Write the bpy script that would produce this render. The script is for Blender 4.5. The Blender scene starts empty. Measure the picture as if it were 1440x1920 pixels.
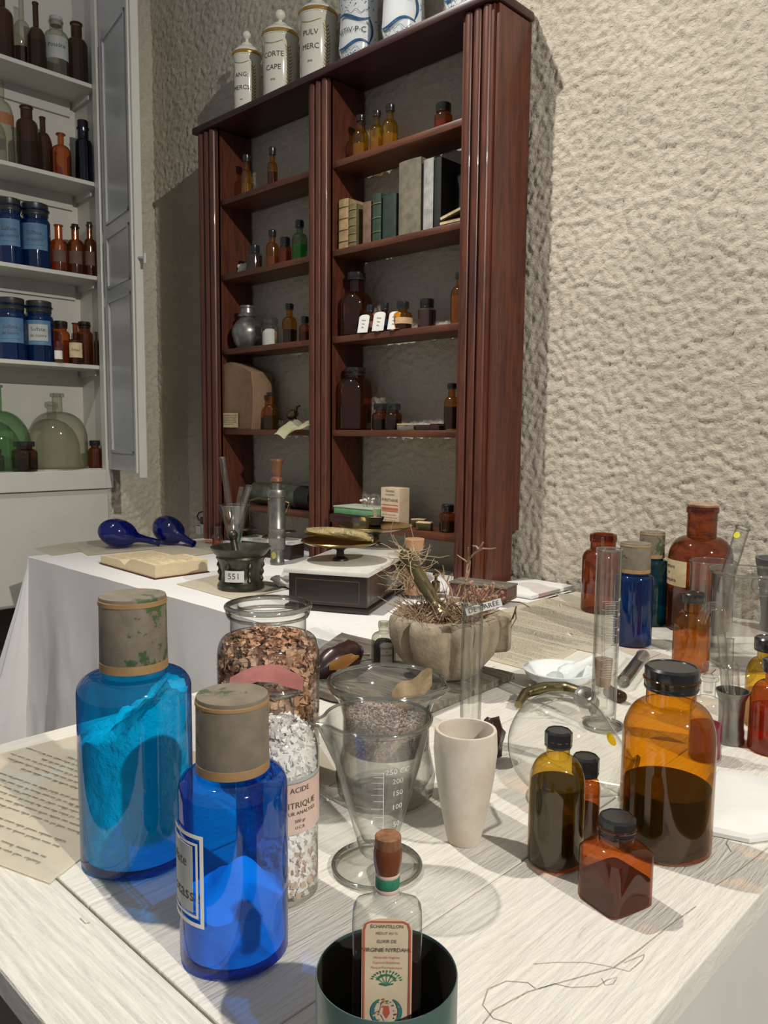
import bpy, bmesh, math, random
from mathutils import Vector, Matrix, noise
PI = math.pi
R0 = random.Random(7)
S = bpy.context.scene
COL = S.collection

# ---------------------------------------------------------------- camera
F_PX = 1478.8
yaw, pitch, roll = map(math.radians, (43.877, 5.729, .519))
CAM = Vector((0, 0, 1.2))
FW = Vector((-math.sin(yaw)*math.cos(pitch), math.cos(yaw)*math.cos(pitch), -math.sin(pitch)))
_rt = Vector((math.cos(yaw), math.sin(yaw), 0)); _up = _rt.cross(FW)
RT = _rt*math.cos(roll)+_up*math.sin(roll); UP = -_rt*math.sin(roll)+_up*math.cos(roll)
cd = bpy.data.cameras.new('camera'); cam = bpy.data.objects.new('camera', cd); COL.objects.link(cam)
cd.sensor_fit = 'HORIZONTAL'; cd.sensor_width = 36; cd.lens = F_PX/1440*36; cd.clip_start = .05
cam.matrix_world = Matrix(((RT.x, UP.x, -FW.x, 0), (RT.y, UP.y, -FW.y, 0), (RT.z, UP.z, -FW.z, 1.2), (0, 0, 0, 1)))
S.camera = cam
# ---------------------------------------------------------------- light
S.view_settings.view_transform = 'Standard'; S.view_settings.look = 'None'
S.view_settings.gamma = 1; S.view_settings.use_curve_mapping = False
S.view_settings.exposure = 0.0
w = bpy.data.worlds.new('room_ambience'); S.world = w; w.use_nodes = True
w.node_tree.nodes['Background'].inputs[0].default_value = (.93, .95, 1.0, 1)
w.node_tree.nodes['Background'].inputs[1].default_value = .23
def spot(name, loc, aim, power, angle, blend, col, rad=.04):
    l = bpy.data.lights.new(name, 'SPOT'); o = bpy.data.objects.new(name, l); COL.objects.link(o)
    o.location = loc; o.rotation_euler = (Vector(aim)-Vector(loc)).to_track_quat('-Z', 'Y').to_euler()
    l.energy = power; l.spot_size = math.radians(angle); l.spot_blend = blend; l.color = col; l.shadow_soft_size = rad
    return o
spot('ceiling_spotlight_right', (3.24, .065, 3.63), (-1.3, 1.2, 1.0), 715, 72, .9, (1, .955, .865))
spot('ceiling_spotlight_left', (-2.05, .48, 3.92), (-.6, 1.25, .9), 350, 84, .8, (1, .945, .85))
spot('added_cupboard_fill', (-1.5, -.7, 4.0), (-3.75, .75, .85), 230, 44, 1, (1, .96, .88))  # added fill lamp, brightens the cupboard and its lower panel
try:
    S.cycles.transparent_max_bounces = 40; S.cycles.max_bounces = 14
except Exception: pass

# ---------------------------------------------------------------- geometry from the photograph's perspective
def ray(px, py): return RT*((px-720)/F_PX)-UP*((py-960)/F_PX)+FW
def P(px, py, X=None, Y=None, Z=None):
    d = ray(px, py)
    t = (X/d.x) if X is not None else (Y/d.y) if Y is not None else ((Z-1.2)/d.z)
    return CAM+d*t
def proj(p):
    q = Vector(p)-CAM; z = q.dot(FW); return (720+F_PX*q.dot(RT)/z, 960-F_PX*q.dot(UP)/z, z)
def bis(f, lo, hi):                       # f increasing
    for _ in range(48):
        m = (lo+hi)/2
        if f(m) < 0: lo = m
        else: hi = m
    return (lo+hi)/2
def ztop(x, y, py): return bis(lambda z: py_minus(x, y, z, py), -.5, 4)
def py_minus(x, y, z, py): return py-proj((x, y, z))[1]
def stand(px, pyb, w, z=.75):             # centre and radius of a round thing whose visible foot is at pyb
    a = P(px, pyb, Z=z); d = Vector((a.x, a.y, 0)).normalized(); r = w/2*proj(a)[2]/F_PX
    for _ in range(3):
        c = a+d*r; r = w/2*proj(c)[2]/F_PX
    return c.x, c.y, r
def on_y(px, Y, z):
    X = bis(lambda x: proj((x, Y, z))[0]-px, -4, 0); return X
def on_x(px, X, z):
    return bis(lambda y: proj((X, y, z))[0]-px, .2, 2.4)
def camang(x, y): return math.atan2(-y, -x)

# ---------------------------------------------------------------- materials
def newmat(name):
    m = bpy.data.materials.new(name); m.use_nodes = True; nt = m.node_tree
    for n in list(nt.nodes):
        if n.type != 'OUTPUT_MATERIAL': nt.nodes.remove(n)
    return m, nt, nt.nodes['Material Output']
def node(nt, t, **kw):
    n = nt.nodes.new(t)
    for k, v in kw.items():
        if k in n.inputs: n.inputs[k].default_value = v
        else: setattr(n, k, v)
    return n
def c4(c): return (c[0], c[1], c[2], 1)
def noise_fac(nt, scale, stretch=(1, 1, 1), detail=5, rough=.6, coord='Object', dist=0):
    tc = node(nt, 'ShaderNodeTexCoord'); mp = node(nt, 'ShaderNodeMapping'); mp.inputs['Scale'].default_value = stretch
    nt.links.new(tc.outputs[coord], mp.inputs[0])
    nz = node(nt, 'ShaderNodeTexNoise'); nz.inputs['Scale'].default_value = scale; nz.inputs['Detail'].default_value = detail
    nz.inputs['Roughness'].default_value = rough; nz.inputs['Distortion'].default_value = dist
    nt.links.new(mp.outputs[0], nz.inputs['Vector']); return nz.outputs['Fac']
def ramp(nt, fac, stops):
    r = node(nt, 'ShaderNodeValToRGB'); e = r.color_ramp.elements
    e[0].position, e[0].color = stops[0][0], c4(stops[0][1]); e[1].position, e[1].color = stops[-1][0], c4(stops[-1][1])
    for p, c in stops[1:-1]:
        x = e.new(p); x.color = c4(c)
    nt.links.new(fac, r.inputs[0]); return r.outputs[0]
def pm(name, c1, c2=None, scale=30, rough=.5, metal=0, bump=0, bscale=80, stretch=(1, 1, 1), lo=.35, hi=.65, bdist=.002, coat=0, dist=0, spec=.5, trans=0):
    m, nt, out = newmat(name); b = node(nt, 'ShaderNodeBsdfPrincipled')
    b.inputs['Roughness'].default_value = rough; b.inputs['Metallic'].default_value = metal
    b.inputs['Coat Weight'].default_value = coat; b.inputs['Specular IOR Level'].default_value = spec
    b.inputs['Base Color'].default_value = c4(c1)
    if c2 is None: c2 = tuple(v*.82 for v in c1)
    f = noise_fac(nt, scale, stretch, dist=dist)
    nt.links.new(ramp(nt, f, [(lo, c1), (hi, c2)]), b.inputs['Base Color'])
    if bump:
        f2 = noise_fac(nt, bscale, stretch, detail=6); bp = node(nt, 'ShaderNodeBump')
        bp.inputs['Strength'].default_value = bump; bp.inputs['Distance'].default_value = bdist
        nt.links.new(f2, bp.inputs['Height']); nt.links.new(bp.outputs[0], b.inputs['Normal'])
    nt.links.new(b.outputs[0], out.inputs[0]); return m
def glass(name, tint, edge=None, f0=.045, body=.0, bodycol=None, pw=2.2, rough=.055, wav=.15):
    """thin coloured glass wall: tinted transmission, darker where the wall is seen edge-on, plus surface reflection"""
    m, nt, out = newmat(name)
    lw = node(nt, 'ShaderNodeLayerWeight'); lw.inputs['Blend'].default_value = .5
    p1 = node(nt, 'ShaderNodeMath', operation='POWER'); p1.inputs[1].default_value = pw; nt.links.new(lw.outputs['Facing'], p1.inputs[0])
    if edge is None: edge = tuple(t**3 for t in tint)
    mx = node(nt, 'ShaderNodeMix', data_type='RGBA'); mx.inputs['A'].default_value = c4(tint); mx.inputs['B'].default_value = c4(edge)
    nt.links.new(p1.outputs[0], mx.inputs['Factor'])
    tr = node(nt, 'ShaderNodeBsdfTransparent'); nt.links.new(mx.outputs['Result'], tr.inputs[0])
    gl = node(nt, 'ShaderNodeBsdfGlossy'); gl.inputs['Roughness'].default_value = rough; gl.inputs[0].default_value = (1, 1, 1, 1)
    f = noise_fac(nt, 14, detail=2); bp = node(nt, 'ShaderNodeBump'); bp.inputs['Strength'].default_value = wav; bp.inputs['Distance'].default_value = .004
    nt.links.new(f, bp.inputs['Height']); nt.links.new(bp.outputs[0], gl.inputs['Normal'])
    p2 = node(nt, 'ShaderNodeMath', operation='POWER'); p2.inputs[1].default_value = 5; nt.links.new(lw.outputs['Facing'], p2.inputs[0])
    ma = node(nt, 'ShaderNodeMath', operation='MULTIPLY_ADD'); ma.inputs[1].default_value = .8; ma.inputs[2].default_value = f0; nt.links.new(p2.outputs[0], ma.inputs[0])
    last = tr.outputs[0]
    if body:
        df = node(nt, 'ShaderNodeBsdfDiffuse'); df.inputs[0].default_value = c4(bodycol or tint)
        tl = node(nt, 'ShaderNodeBsdfTranslucent'); tl.inputs[0].default_value = c4(bodycol or tint)
        ad = node(nt, 'ShaderNodeMixShader'); ad.inputs[0].default_value = .5; nt.links.new(df.outputs[0], ad.inputs[1]); nt.links.new(tl.outputs[0], ad.inputs[2])
        ms0 = node(nt, 'ShaderNodeMixShader'); ms0.inputs[0].default_value = body
        nt.links.new(last, ms0.inputs[1]); nt.links.new(ad.outputs[0], ms0.inputs[2]); last = ms0.outputs[0]
    ms = node(nt, 'ShaderNodeMixShader'); nt.links.new(ma.outputs[0], ms.inputs[0])
    nt.links.new(last, ms.inputs[1]); nt.links.new(gl.outputs[0], ms.inputs[2]); nt.links.new(ms.outputs[0], out.inputs[0])
    return m
M = {}
M['clear'] = glass('clear_glass', (.965, .968, .955), (.10, .10, .085), f0=.06, body=.014, bodycol=(.85, .85, .8), pw=2.4, wav=.35)
M['rim'] = glass('rolled_glass_rim', (.74, .75, .71), (.05, .05, .04), f0=.26, body=.05, bodycol=(.8, .8, .75), pw=1.4, wav=.5)
M['amber_brown'] = glass('brown_bottle_glass', (.62, .27, .11), (.06, .016, .006), f0=.05, body=.10, bodycol=(.20, .08, .03))
M['clear_thin'] = glass('thin_clear_glass', (.975, .975, .965), (.16, .16, .14), f0=.05, body=.012, bodycol=(.85, .85, .8), pw=4, wav=.3)
M['clear_grey'] = glass('greyed_clear_glass', (.80, .80, .72), (.25, .25, .20), f0=.05, body=.06, bodycol=(.6, .6, .52))
M['amber'] = glass('amber_glass', (.88, .53, .085), (.14, .045, .003), f0=.05, body=.05, bodycol=(.65, .32, .03), pw=2.4)
M['amber_dark'] = glass('dark_amber_glass', (.58, .27, .07), (.06, .018, .003), f0=.05, body=.05, bodycol=(.30, .12, .02))
M['amber_red'] = glass('red_brown_glass', (.80, .37, .14), (.10, .025, .008), f0=.05, body=.09, bodycol=(.45, .18, .06))
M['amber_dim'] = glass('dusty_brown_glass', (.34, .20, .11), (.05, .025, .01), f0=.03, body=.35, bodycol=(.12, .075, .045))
M['yellow'] = glass('yellow_brown_glass', (.90, .70, .17), (.22, .13, .008), f0=.06, body=.05, bodycol=(.6, .35, .02))
M['green'] = glass('green_glass', (.55, .72, .50), (.10, .22, .12), f0=.05, body=.08, bodycol=(.2, .35, .2))
M['blue_a'] = glass('cyan_blue_glass', (.006, .62, .90), (.0, .03, .30), f0=.05, body=.06, bodycol=(.0, .10, .50), pw=2.4)
M['blue_b'] = glass('royal_blue_glass', (.003, .43, .90), (.0, .04, .35), f0=.05, body=.06, bodycol=(.0, .14, .65), pw=2.4)
M['blue_c'] = glass('deep_blue_glass', (.0, .14, .45), (.0, .01, .10), f0=.05, body=.30, bodycol=(.0, .07, .28))
M['teal'] = glass('teal_glass', (.0, .20, .28), (.0, .02, .05), f0=.05, body=.30, bodycol=(.0, .07, .09))
M['cobalt'] = glass('cobalt_glass', (.003, .05, .55), (.0, .0, .08), f0=.06, body=.22, bodycol=(.0, .035, .36), rough=.03)
M['navy'] = glass('navy_glass', (.01, .012, .05), (.0, .0, .01), f0=.05, body=.4, bodycol=(.006, .008, .035))
def liquid(name, tint, body=.35, bc=None): return glass(name, tint, tuple(t*t for t in tint), f0=.03, body=body, bodycol=bc or tint, pw=1.5, wav=0)
M['l_dark'] = liquid('dark_brown_liquid', (.05, .035, .008), .25, (.012, .010, .004))
M['l_black'] = liquid('black_liquid', (.01, .012, .012), .5, (.004, .006, .007))
M['l_red'] = liquid('red_liquid', (.75, .02, .02), .35, (.55, .01, .015))
M['l_crimson'] = liquid('crimson_liquid', (.35, .01, .03), .4, (.16, .004, .02))
M['l_magenta'] = liquid('magenta_liquid', (.55, .03, .14), .5, (.42, .02, .10))
M['l_purple'] = liquid('purple_red_liquid', (.25, .01, .06), .5, (.12, .008, .035))
M['l_orange'] = liquid('orange_liquid', (.8, .35, .1), .5, (.6, .16, .04))
M['l_green'] = liquid('green_liquid', (.2, .85, .03), .5, (.10, .65, .01))
M['l_teal'] = liquid('green_teal_liquid', (.35, .7, .5), .3, (.08, .3, .18))
M['l_yellow'] = liquid('yellow_liquid', (.90, .75, .12), .4, (.62, .45, .04))
M['l_brown'] = liquid('brown_liquid', (.45, .16, .03), .45, (.16, .05, .012))
M['l_elixir'] = liquid('maroon_liquid', (.16, .04, .03), .35, (.07, .016, .014))
M['cap'] = pm('black_plastic', (.012, .013, .014), (.02, .02, .022), rough=.22, spec=.6)
M['cap_grey'] = pm('dull_dark_plastic', (.035, .035, .036), (.02, .02, .02), rough=.35)
M['wood'] = pm('mahogany', (.135, .038, .018), (.05, .014, .009), scale=9, rough=.38, stretch=(5, 5, .5), bump=.25, bscale=40, bdist=.001, dist=1.2, coat=.15, lo=.3, hi=.7)
M['wood_h'] = pm('mahogany_shelf', (.14, .045, .020), (.06, .019, .010), scale=9, rough=.4, stretch=(.5, 5, 5), bump=.2, bscale=40, bdist=.001, dist=1.2, lo=.3, hi=.7)
M['wood_top'] = pm('dark_mahogany', (.055, .016, .014), (.022, .008, .009), scale=9, rough=.4, stretch=(.5, 5, 5), bump=.2, bscale=40, bdist=.001, dist=1.2)
M['oldwood'] = pm('weathered_board', (.22, .19, .15), (.07, .06, .045), scale=14, rough=.8, stretch=(1, 6, 3), bump=.7, bscale=30, bdist=.003, dist=1)
M['turned'] = pm('turned_wood', (.25, .11, .05), (.13, .05, .022), scale=20, stretch=(3, 3, .6), rough=.35, coat=.2)
M['cork'] = pm('cork', (.46, .31, .20), (.24, .14, .085), scale=60, rough=.9, bump=.5, bscale=120)
M['corkdark'] = pm('stained_cork', (.30, .14, .06), (.12, .045, .018), scale=30, stretch=(3, 3, .7), rough=.5)
M['paper'] = pm('old_paper', (.86, .81, .68), (.78, .72, .58), scale=8, rough=.9, lo=.3, hi=.7)
M['paper_y'] = pm('yellowed_paper', (.66, .54, .33), (.50, .39, .21), scale=18, rough=.9)
M['paper_w'] = pm('white_paper', (.75, .74, .71), (.68, .67, .64), scale=12, rough=.85)
M['labelw'] = pm('white_label', (.78, .76, .70), (.70, .67, .60), scale=20, rough=.7)
M['labelp'] = pm('pinkish_label', (.66, .50, .42), (.55, .38, .31), scale=20, rough=.7)
M['labelg'] = pm('grey_label', (.44, .45, .43), (.36, .37, .36), scale=20, rough=.7)
M['labelb'] = pm('blue_grey_label', (.10, .20, .32), (.06, .14, .25), scale=20, rough=.6)
M['ink'] = pm('ink', (.05, .038, .028), (.10, .08, .06), scale=200, rough=.8)
M['inkblue'] = pm('blue_glaze', (.015, .06, .17), (.03, .12, .26), scale=60, rough=.25)
M['inkred'] = pm('red_print', (.55, .12, .07), rough=.7)
M['inkgreen'] = pm('green_print', (.03, .22, .12), (.02, .15, .08), scale=200, rough=.7)
M['inkteal'] = pm('teal_print', (.05, .20, .20), rough=.7)
M['white'] = pm('white_ink', (.8, .8, .78), rough=.6)
M['porcelain'] = pm('porcelain', (.82, .79, .68), (.78, .75, .64), scale=10, rough=.12, coat=.3)
M['porc_w'] = pm('white_porcelain', (.76, .79, .78), (.70, .74, .75), scale=10, rough=.12, coat=.3)
M['gold'] = pm('gold_band', (.55, .36, .10), (.40, .25, .06), scale=40, rough=.25, metal=.7)
M['brass'] = pm('brass', (.52, .36, .11), (.34, .23, .07), scale=25, rough=.22, metal=1)
M['brass_dark'] = pm('aged_brass', (.30, .25, .13), (.15, .13, .07), scale=30, rough=.33, metal=1, bump=.2)
M['brass_hammered'] = pm('hammered_brass', (.48, .40, .22), (.33, .27, .13), scale=40, rough=.3, metal=1, bump=1, bscale=90, bdist=.004)
M['bronze'] = pm('dark_bronze', (.085, .085, .065), (.04, .04, .03), scale=30, rough=.38, metal=.7, bump=.4, bscale=50, bdist=.003)
M['pewter'] = pm('pewter', (.34, .33, .30), (.20, .195, .18), scale=30, rough=.36, metal=.85, bump=.1)
M['iron'] = pm('dark_iron', (.03, .028, .024), (.05, .045, .04), scale=30, rough=.45, metal=.5)
M['marble'] = pm('white_marble', (.74, .72, .66), (.60, .58, .53), scale=5, rough=.25, dist=2)
M['ebony'] = pm('ebonised_wood', (.028, .020, .014), (.016, .011, .009), scale=12, stretch=(.6, 6, 6), rough=.3, coat=.1)
M['stone'] = pm('mortar_stone', (.36, .30, .215), (.25, .205, .14), scale=40, rough=.85, bump=.6, bscale=120, bdist=.003)
M['clay'] = pm('white_clay', (.66, .60, .51), (.50, .42, .33), scale=14, rough=.75, bump=.3, bscale=150, bdist=.001)
M['straw'] = pm('dried_herb', (.42, .29, .19), (.26, .16, .10), scale=60, rough=.9)
M['straw_pale'] = pm('pale_dried_root', (.52, .41, .25), (.36, .26, .15), scale=60, rough=.9)
M['bark'] = pm('dried_bark', (.62, .35, .21), (.38, .18, .10), scale=45, rough=.8)
M['bark2'] = pm('pale_dried_bark', (.76, .52, .34), (.56, .32, .19), scale=45, rough=.8)
M['bark3'] = pm('dark_dried_bark', (.28, .13, .07), (.15, .065, .035), scale=45, rough=.8)
M['crystal'] = pm('white_crystals', (.88, .87, .85), (.82, .78, .75), scale=50, rough=.25)
M['pinkleaf'] = pm('pink_dried_petal', (.62, .27, .25), (.46, .18, .16), scale=30, rough=.8)
M['lavender'] = pm('dried_lavender', (.50, .40, .34), (.27, .17, .16), scale=250, rough=.9)
M['pepper'] = pm('dark_dried_pod', (.040, .012, .012), (.018, .007, .007), scale=20, rough=.3)
M['orange'] = pm('orange_flesh', (.55, .29, .09), (.42, .19, .05), scale=25, rough=.6)
M['powder_a'] = pm('turquoise_powder', (.75, 1, .9), (.55, .95, .82), scale=22, rough=.9, bump=1, bscale=45, bdist=.010)
M['powder_b'] = pm('pale_blue_powder', (.75, .90, .95), (.55, .75, .92), scale=22, rough=.9, bump=.6, bscale=40, bdist=.004)
M['cream_powder'] = pm('cream_powder', (.7, .55, .3), rough=.9)
M['charcoal'] = pm('black_lumps', (.012, .013, .018), rough=.5)
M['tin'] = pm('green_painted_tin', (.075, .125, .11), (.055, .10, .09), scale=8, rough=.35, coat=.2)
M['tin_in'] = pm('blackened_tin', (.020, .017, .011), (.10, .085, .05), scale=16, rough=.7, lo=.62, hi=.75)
M['kraft'] = pm('kraft_paper', (.27, .17, .10), (.20, .12, .07), scale=6, rough=.85, bump=.5, bscale=16, bdist=.01)
M['yellow_dot'] = pm('yellow_sticker', (.93, .88, .04), (.92, .86, .04), rough=.6)
M['black'] = pm('black_rubber', (.01, .01, .01), rough=.5)
M['plastic_w'] = pm('white_plastic', (.65, .66, .64), rough=.4)
M['gauze'] = pm('brown_glass_tube', (.12, .14, .10), (.04, .05, .04), scale=20, rough=.3)
m, nt, out = newmat('red_led'); e = node(nt, 'ShaderNodeEmission'); e.inputs[0].default_value = (1, .03, .12, 1); e.inputs[1].default_value = 6; nt.links.new(e.outputs[0], out.inputs[0]); M['led'] = m

def book_mat(name, c): return pm(name, c, tuple(v*.6 for v in c), scale=30, rough=.7, bump=.2)

# paper cap material: grey varnished paper, green paint where it is worn, brown paper bands are separate parts
def worn_cap(name, seed, lo=.56, hi=.60):
    m, nt, out = newmat(name); b = node(nt, 'ShaderNodeBsdfPrincipled'); b.inputs['Roughness'].default_value = .55
    tc = node(nt, 'ShaderNodeTexCoord'); mp = node(nt, 'ShaderNodeMapping'); mp.inputs['Location'].default_value = (seed, seed*.7, seed*.3)
    nt.links.new(tc.outputs['Object'], mp.inputs[0])
    n1 = node(nt, 'ShaderNodeTexNoise'); n1.inputs['Scale'].default_value = 11; n1.inputs['Detail'].default_value = 9; n1.inputs['Roughness'].default_value = .72
    nt.links.new(mp.outputs[0], n1.inputs['Vector'])
    n3 = node(nt, 'ShaderNodeTexNoise'); n3.inputs['Scale'].default_value = 75; n3.inputs['Detail'].default_value = 8; n3.inputs['Roughness'].default_value = .7; nt.links.new(mp.outputs[0], n3.inputs['Vector'])
    mm = node(nt, 'ShaderNodeMath', operation='MULTIPLY_ADD'); mm.inputs[1].default_value = .55; nt.links.new(n3.outputs['Fac'], mm.inputs[0]); nt.links.new(n1.outputs['Fac'], mm.inputs[2])
    lo += .285; hi = lo+.018
    fac = ramp(nt, mm.outputs[0], [(lo, (0, 0, 0)), (hi, (1, 1, 1))])
    n2 = node(nt, 'ShaderNodeTexNoise'); n2.inputs['Scale'].default_value = 60; nt.links.new(mp.outputs[0], n2.inputs['Vector'])
    base = ramp(nt, n2.outputs['Fac'], [(.3, (.215, .175, .125)), (.7, (.155, .13, .095))])
    mx = node(nt, 'ShaderNodeMix', data_type='RGBA'); nt.links.new(fac, mx.inputs['Factor']); nt.links.new(base, mx.inputs['A']); mx.inputs['B'].default_value = (.05, .085, .03, 1)
    nt.links.new(mx.outputs['Result'], b.inputs['Base Color']); nt.links.new(b.outputs[0], out.inputs[0]); return m
M['capworn'] = worn_cap('worn_varnished_cap', 3.1, .535, .56)
M['capworn2'] = worn_cap('worn_varnished_cap_olive', 8.4, .575, .63)
M['capband'] = pm('tan_paper_band', (.36, .22, .095), (.27, .16, .065), scale=40, rough=.5)

# rough plaster
def plaster(name, c1, c2, strength):
    m, nt, out = newmat(name); b = node(nt, 'ShaderNodeBsdfPrincipled'); b.inputs['Roughness'].default_value = .95; b.inputs['Specular IOR Level'].default_value = .1
    nt.links.new(ramp(nt, noise_fac(nt, 3, detail=3), [(.35, c1), (.65, c2)]), b.inputs['Base Color'])
    f1 = noise_fac(nt, 95, (1, 1, 1.2), detail=5, rough=.6, dist=.8); bp = node(nt, 'ShaderNodeBump'); bp.inputs['Strength'].default_value = strength; bp.inputs['Distance'].default_value = .006
    nt.links.new(f1, bp.inputs['Height'])
    f2 = noise_fac(nt, 260, detail=3); bp2 = node(nt, 'ShaderNodeBump'); bp2.inputs['Strength'].default_value = .35; bp2.inputs['Distance'].default_value = .0015
    nt.links.new(f2, bp2.inputs['Height']); nt.links.new(bp.outputs[0], bp2.inputs['Normal']); nt.links.new(bp2.outputs[0], b.inputs['Normal'])
    nt.links.new(b.outputs[0], out.inputs[0]); return m
M['plaster'] = plaster('rough_plaster', (.60, .545, .45), (.54, .49, .40), 1.0)
M['gloss_white'] = pm('white_painted_wood', (.60, .59, .53), (.56, .55, .50), scale=6, rough=.35)
M['door_paint'] = pm('white_door_paint', (.50, .51, .52), (.46, .47, .48), scale=6, rough=.3)
M['dado'] = pm('olive_dado', (.12, .10, .06), (.09, .075, .045), scale=5, rough=.8)
M['floor'] = pm('grey_floor', (.16, .14, .12), (.11, .10, .09), scale=5, rough=.6)
M['cloth'] = pm('white_cloth', (.78, .77, .755), (.75, .735, .72), scale=90, rough=.9, bump=.25, bscale=400, bdist=.0006)
# white painted planks with open grain
def planks(name, stretch):
    m, nt, out = newmat(name); b = node(nt, 'ShaderNodeBsdfPrincipled'); b.inputs['Roughness'].default_value = .55
    f = noise_fac(nt, 26, stretch, detail=8, rough=.65, dist=.8)
    nt.links.new(ramp(nt, f, [(.28, (.55, .51, .44)), (.38, (.70, .67, .60)), (.7, (.75, .72, .65))]), b.inputs['Base Color'])
    f2 = noise_fac(nt, 34, stretch, detail=7, rough=.6, dist=1.2); bp = node(nt, 'ShaderNodeBump'); bp.inputs['Strength'].default_value = .9; bp.inputs['Distance'].default_value = .003
    nt.links.new(f2, bp.inputs['Height']); nt.links.new(bp.outputs[0], b.inputs['Normal']); nt.links.new(b.outputs[0], out.inputs[0]); return m
M['plank_y'] = planks('white_planks_lengthwise', (5, .45, 1))
M['plank_x'] = planks('white_planks_crosswise', (.45, 5, 1))
M['tableside'] = pm('white_painted_table_side', (.66, .64, .60), (.60, .58, .55), scale=5, rough=.6, bump=.15, bscale=12)

# ---------------------------------------------------------------- mesh helpers
def finish(bm, name, mat, parent=None, smooth=True, loc=None, autosm=35):
    me = bpy.data.meshes.new(name)
    bmesh.ops.recalc_face_normals(bm, faces=bm.faces)
    if smooth:
        ca = math.cos(math.radians(autosm))
        for f in bm.faces: f.smooth = True
        for e in bm.edges:
            if len(e.link_faces) == 2 and e.link_faces[0].normal.dot(e.link_faces[1].normal) < ca: e.smooth = False
    bm.to_mesh(me); bm.free()
    for mm in (mat if isinstance(mat, (list, tuple)) else [mat]): me.materials.append(M[mm] if isinstance(mm, str) else mm)
    o = bpy.data.objects.new(name, me); COL.objects.link(o)
    if parent: o.parent = parent
    if loc is not None: o.location = loc
    return o
def thing(name, label, cat, loc=(0, 0, 0), rz=0, group=None):
    o = bpy.data.objects.new(name, None); COL.objects.link(o); o.location = loc; o.rotation_euler = (0, 0, rz); o.empty_display_size = .02
    o['label'] = label; o['category'] = cat
    if group: o['group'] = group
    return o
def tag(o, label, cat, group=None, kind=None):
    o['label'] = label; o['category'] = cat
    if group: o['group'] = group
    if kind: o['kind'] = kind
    return o
def struct(o): o['kind'] = 'structure'; return o
def lathe(bm, prof, n=48, mat=0, M4=None, rf=None, cap=True):
    rows = []
    for r, z in prof:
        if r < 1e-6: rows.append([bm.verts.new((0, 0, z))])
        else:
            row = []
            for i in range(n):
                a = 2*PI*i/n; rr = r*(rf(a, z) if rf else 1); row.append(bm.verts.new((rr*math.cos(a), rr*math.sin(a), z)))
            rows.append(row)
    fs = []
    for a, b in zip(rows[:-1], rows[1:]):
        for i in range(n):
            j = (i+1) % n
            q = [a[i % len(a)], a[j % len(a)], b[j % len(b)], b[i % len(b)]]
            u = []
            for v in q:
                if v not in u: u.append(v)
            if len(u) > 2:
                try: f = bm.faces.new(u); f.material_index = mat; fs.append(f)
                except ValueError: pass
    if M4 is not None:
        for row in rows:
            for v in row: v.co = M4 @ v.co
    return rows
def box(bm, x0, x1, y0, y1, z0, z1, bev=0, mat=0, M4=None, seg=2):
    vs = [bm.verts.new(p) for p in ((x0, y0, z0), (x1, y0, z0), (x1, y1, z0), (x0, y1, z0), (x0, y0, z1), (x1, y0, z1), (x1, y1, z1), (x0, y1, z1))]
    fs = [bm.faces.new([vs[i] for i in q]) for q in ((0, 3, 2, 1), (4, 5, 6, 7), (0, 1, 5, 4), (1, 2, 6, 5), (2, 3, 7, 6), (3, 0, 4, 7))]
    for f in fs: f.material_index = mat
    allv = set(vs)
    if bev:
        es = list({e for f in fs for e in f.edges})
        r = bmesh.ops.bevel(bm, geom=es, offset=bev, segments=seg, affect='EDGES', profile=.5)
        allv = {v for f in r['faces'] for v in f.verts} | {v for v in vs if v.is_valid}
        for f in r['faces']: f.material_index = mat
    if M4 is not None:
        for v in allv: v.co = M4 @ v.co
def tube(bm, pts, r, n=8, mat=0, caps=True, closed=False):
    pts = [Vector(p) for p in pts]; rs = r if isinstance(r, (list, tuple)) else [r]*len(pts); rows = []; up = Vector((.13, .31, .94)).normalized(); prev = None
    for i, p in enumerate(pts):
        t = (pts[min(i+1, len(pts)-1)]-pts[max(i-1, 0)]).normalized()
        if prev is None:
            s = t.cross(up)
            if s.length < .1: s = t.cross(Vector((1, 0, 0)))
        else: s = prev-t*prev.dot(t)
        s.normalize(); prev = s; u = s.cross(t)
        rows.append([bm.verts.new(p+(s*math.cos(2*PI*k/n)+u*math.sin(2*PI*k/n))*rs[i]) for k in range(n)])
    for a, b in zip(rows[:-1], rows[1:]):
        for k in range(n):
            f = bm.faces.new((a[k], a[(k+1) % n], b[(k+1) % n], b[k])); f.material_index = mat
    if caps:
        for row in (rows[0], rows[-1]):
            try: f = bm.faces.new(row); f.material_index = mat
            except ValueError: pass
    return rows
def prism(bm, poly, z0, z1, mat=0, M4=None):
    a = [bm.verts.new((x, y, z0)) for x, y in poly]; b = [bm.verts.new((x, y, z1)) for x, y in poly]; n = len(poly)
    fs = [bm.faces.new(a[::-1]), bm.faces.new(b)]+[bm.faces.new((a[i], a[(i+1) % n], b[(i+1) % n], b[i])) for i in range(n)]
    for f in fs: f.material_index = mat
    if M4 is not None:
        for v in a+b: v.co = M4 @ v.co
_tc = {}
def text_geo(s, size, spacing=1.0):
    k = (s, size, spacing)
    if k not in _tc:
        c = bpy.data.curves.new('lettering', 'FONT'); c.body = s; c.size = size; c.align_x = 'CENTER'; c.align_y = 'CENTER'; c.resolution_u = 2; c.space_character = spacing
        o = bpy.data.objects.new('lettering', c); COL.objects.link(o)
        dg = bpy.context.evaluated_depsgraph_get(); dg.update()
        me = bpy.data.meshes.new_from_object(o.evaluated_get(dg))
        _tc[k] = ([v.co.copy() for v in me.vertices], [tuple(p.vertices) for p in me.polygons])
        bpy.data.objects.remove(o); bpy.data.meshes.remove(me); bpy.data.curves.remove(c)
    return _tc[k]
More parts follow.
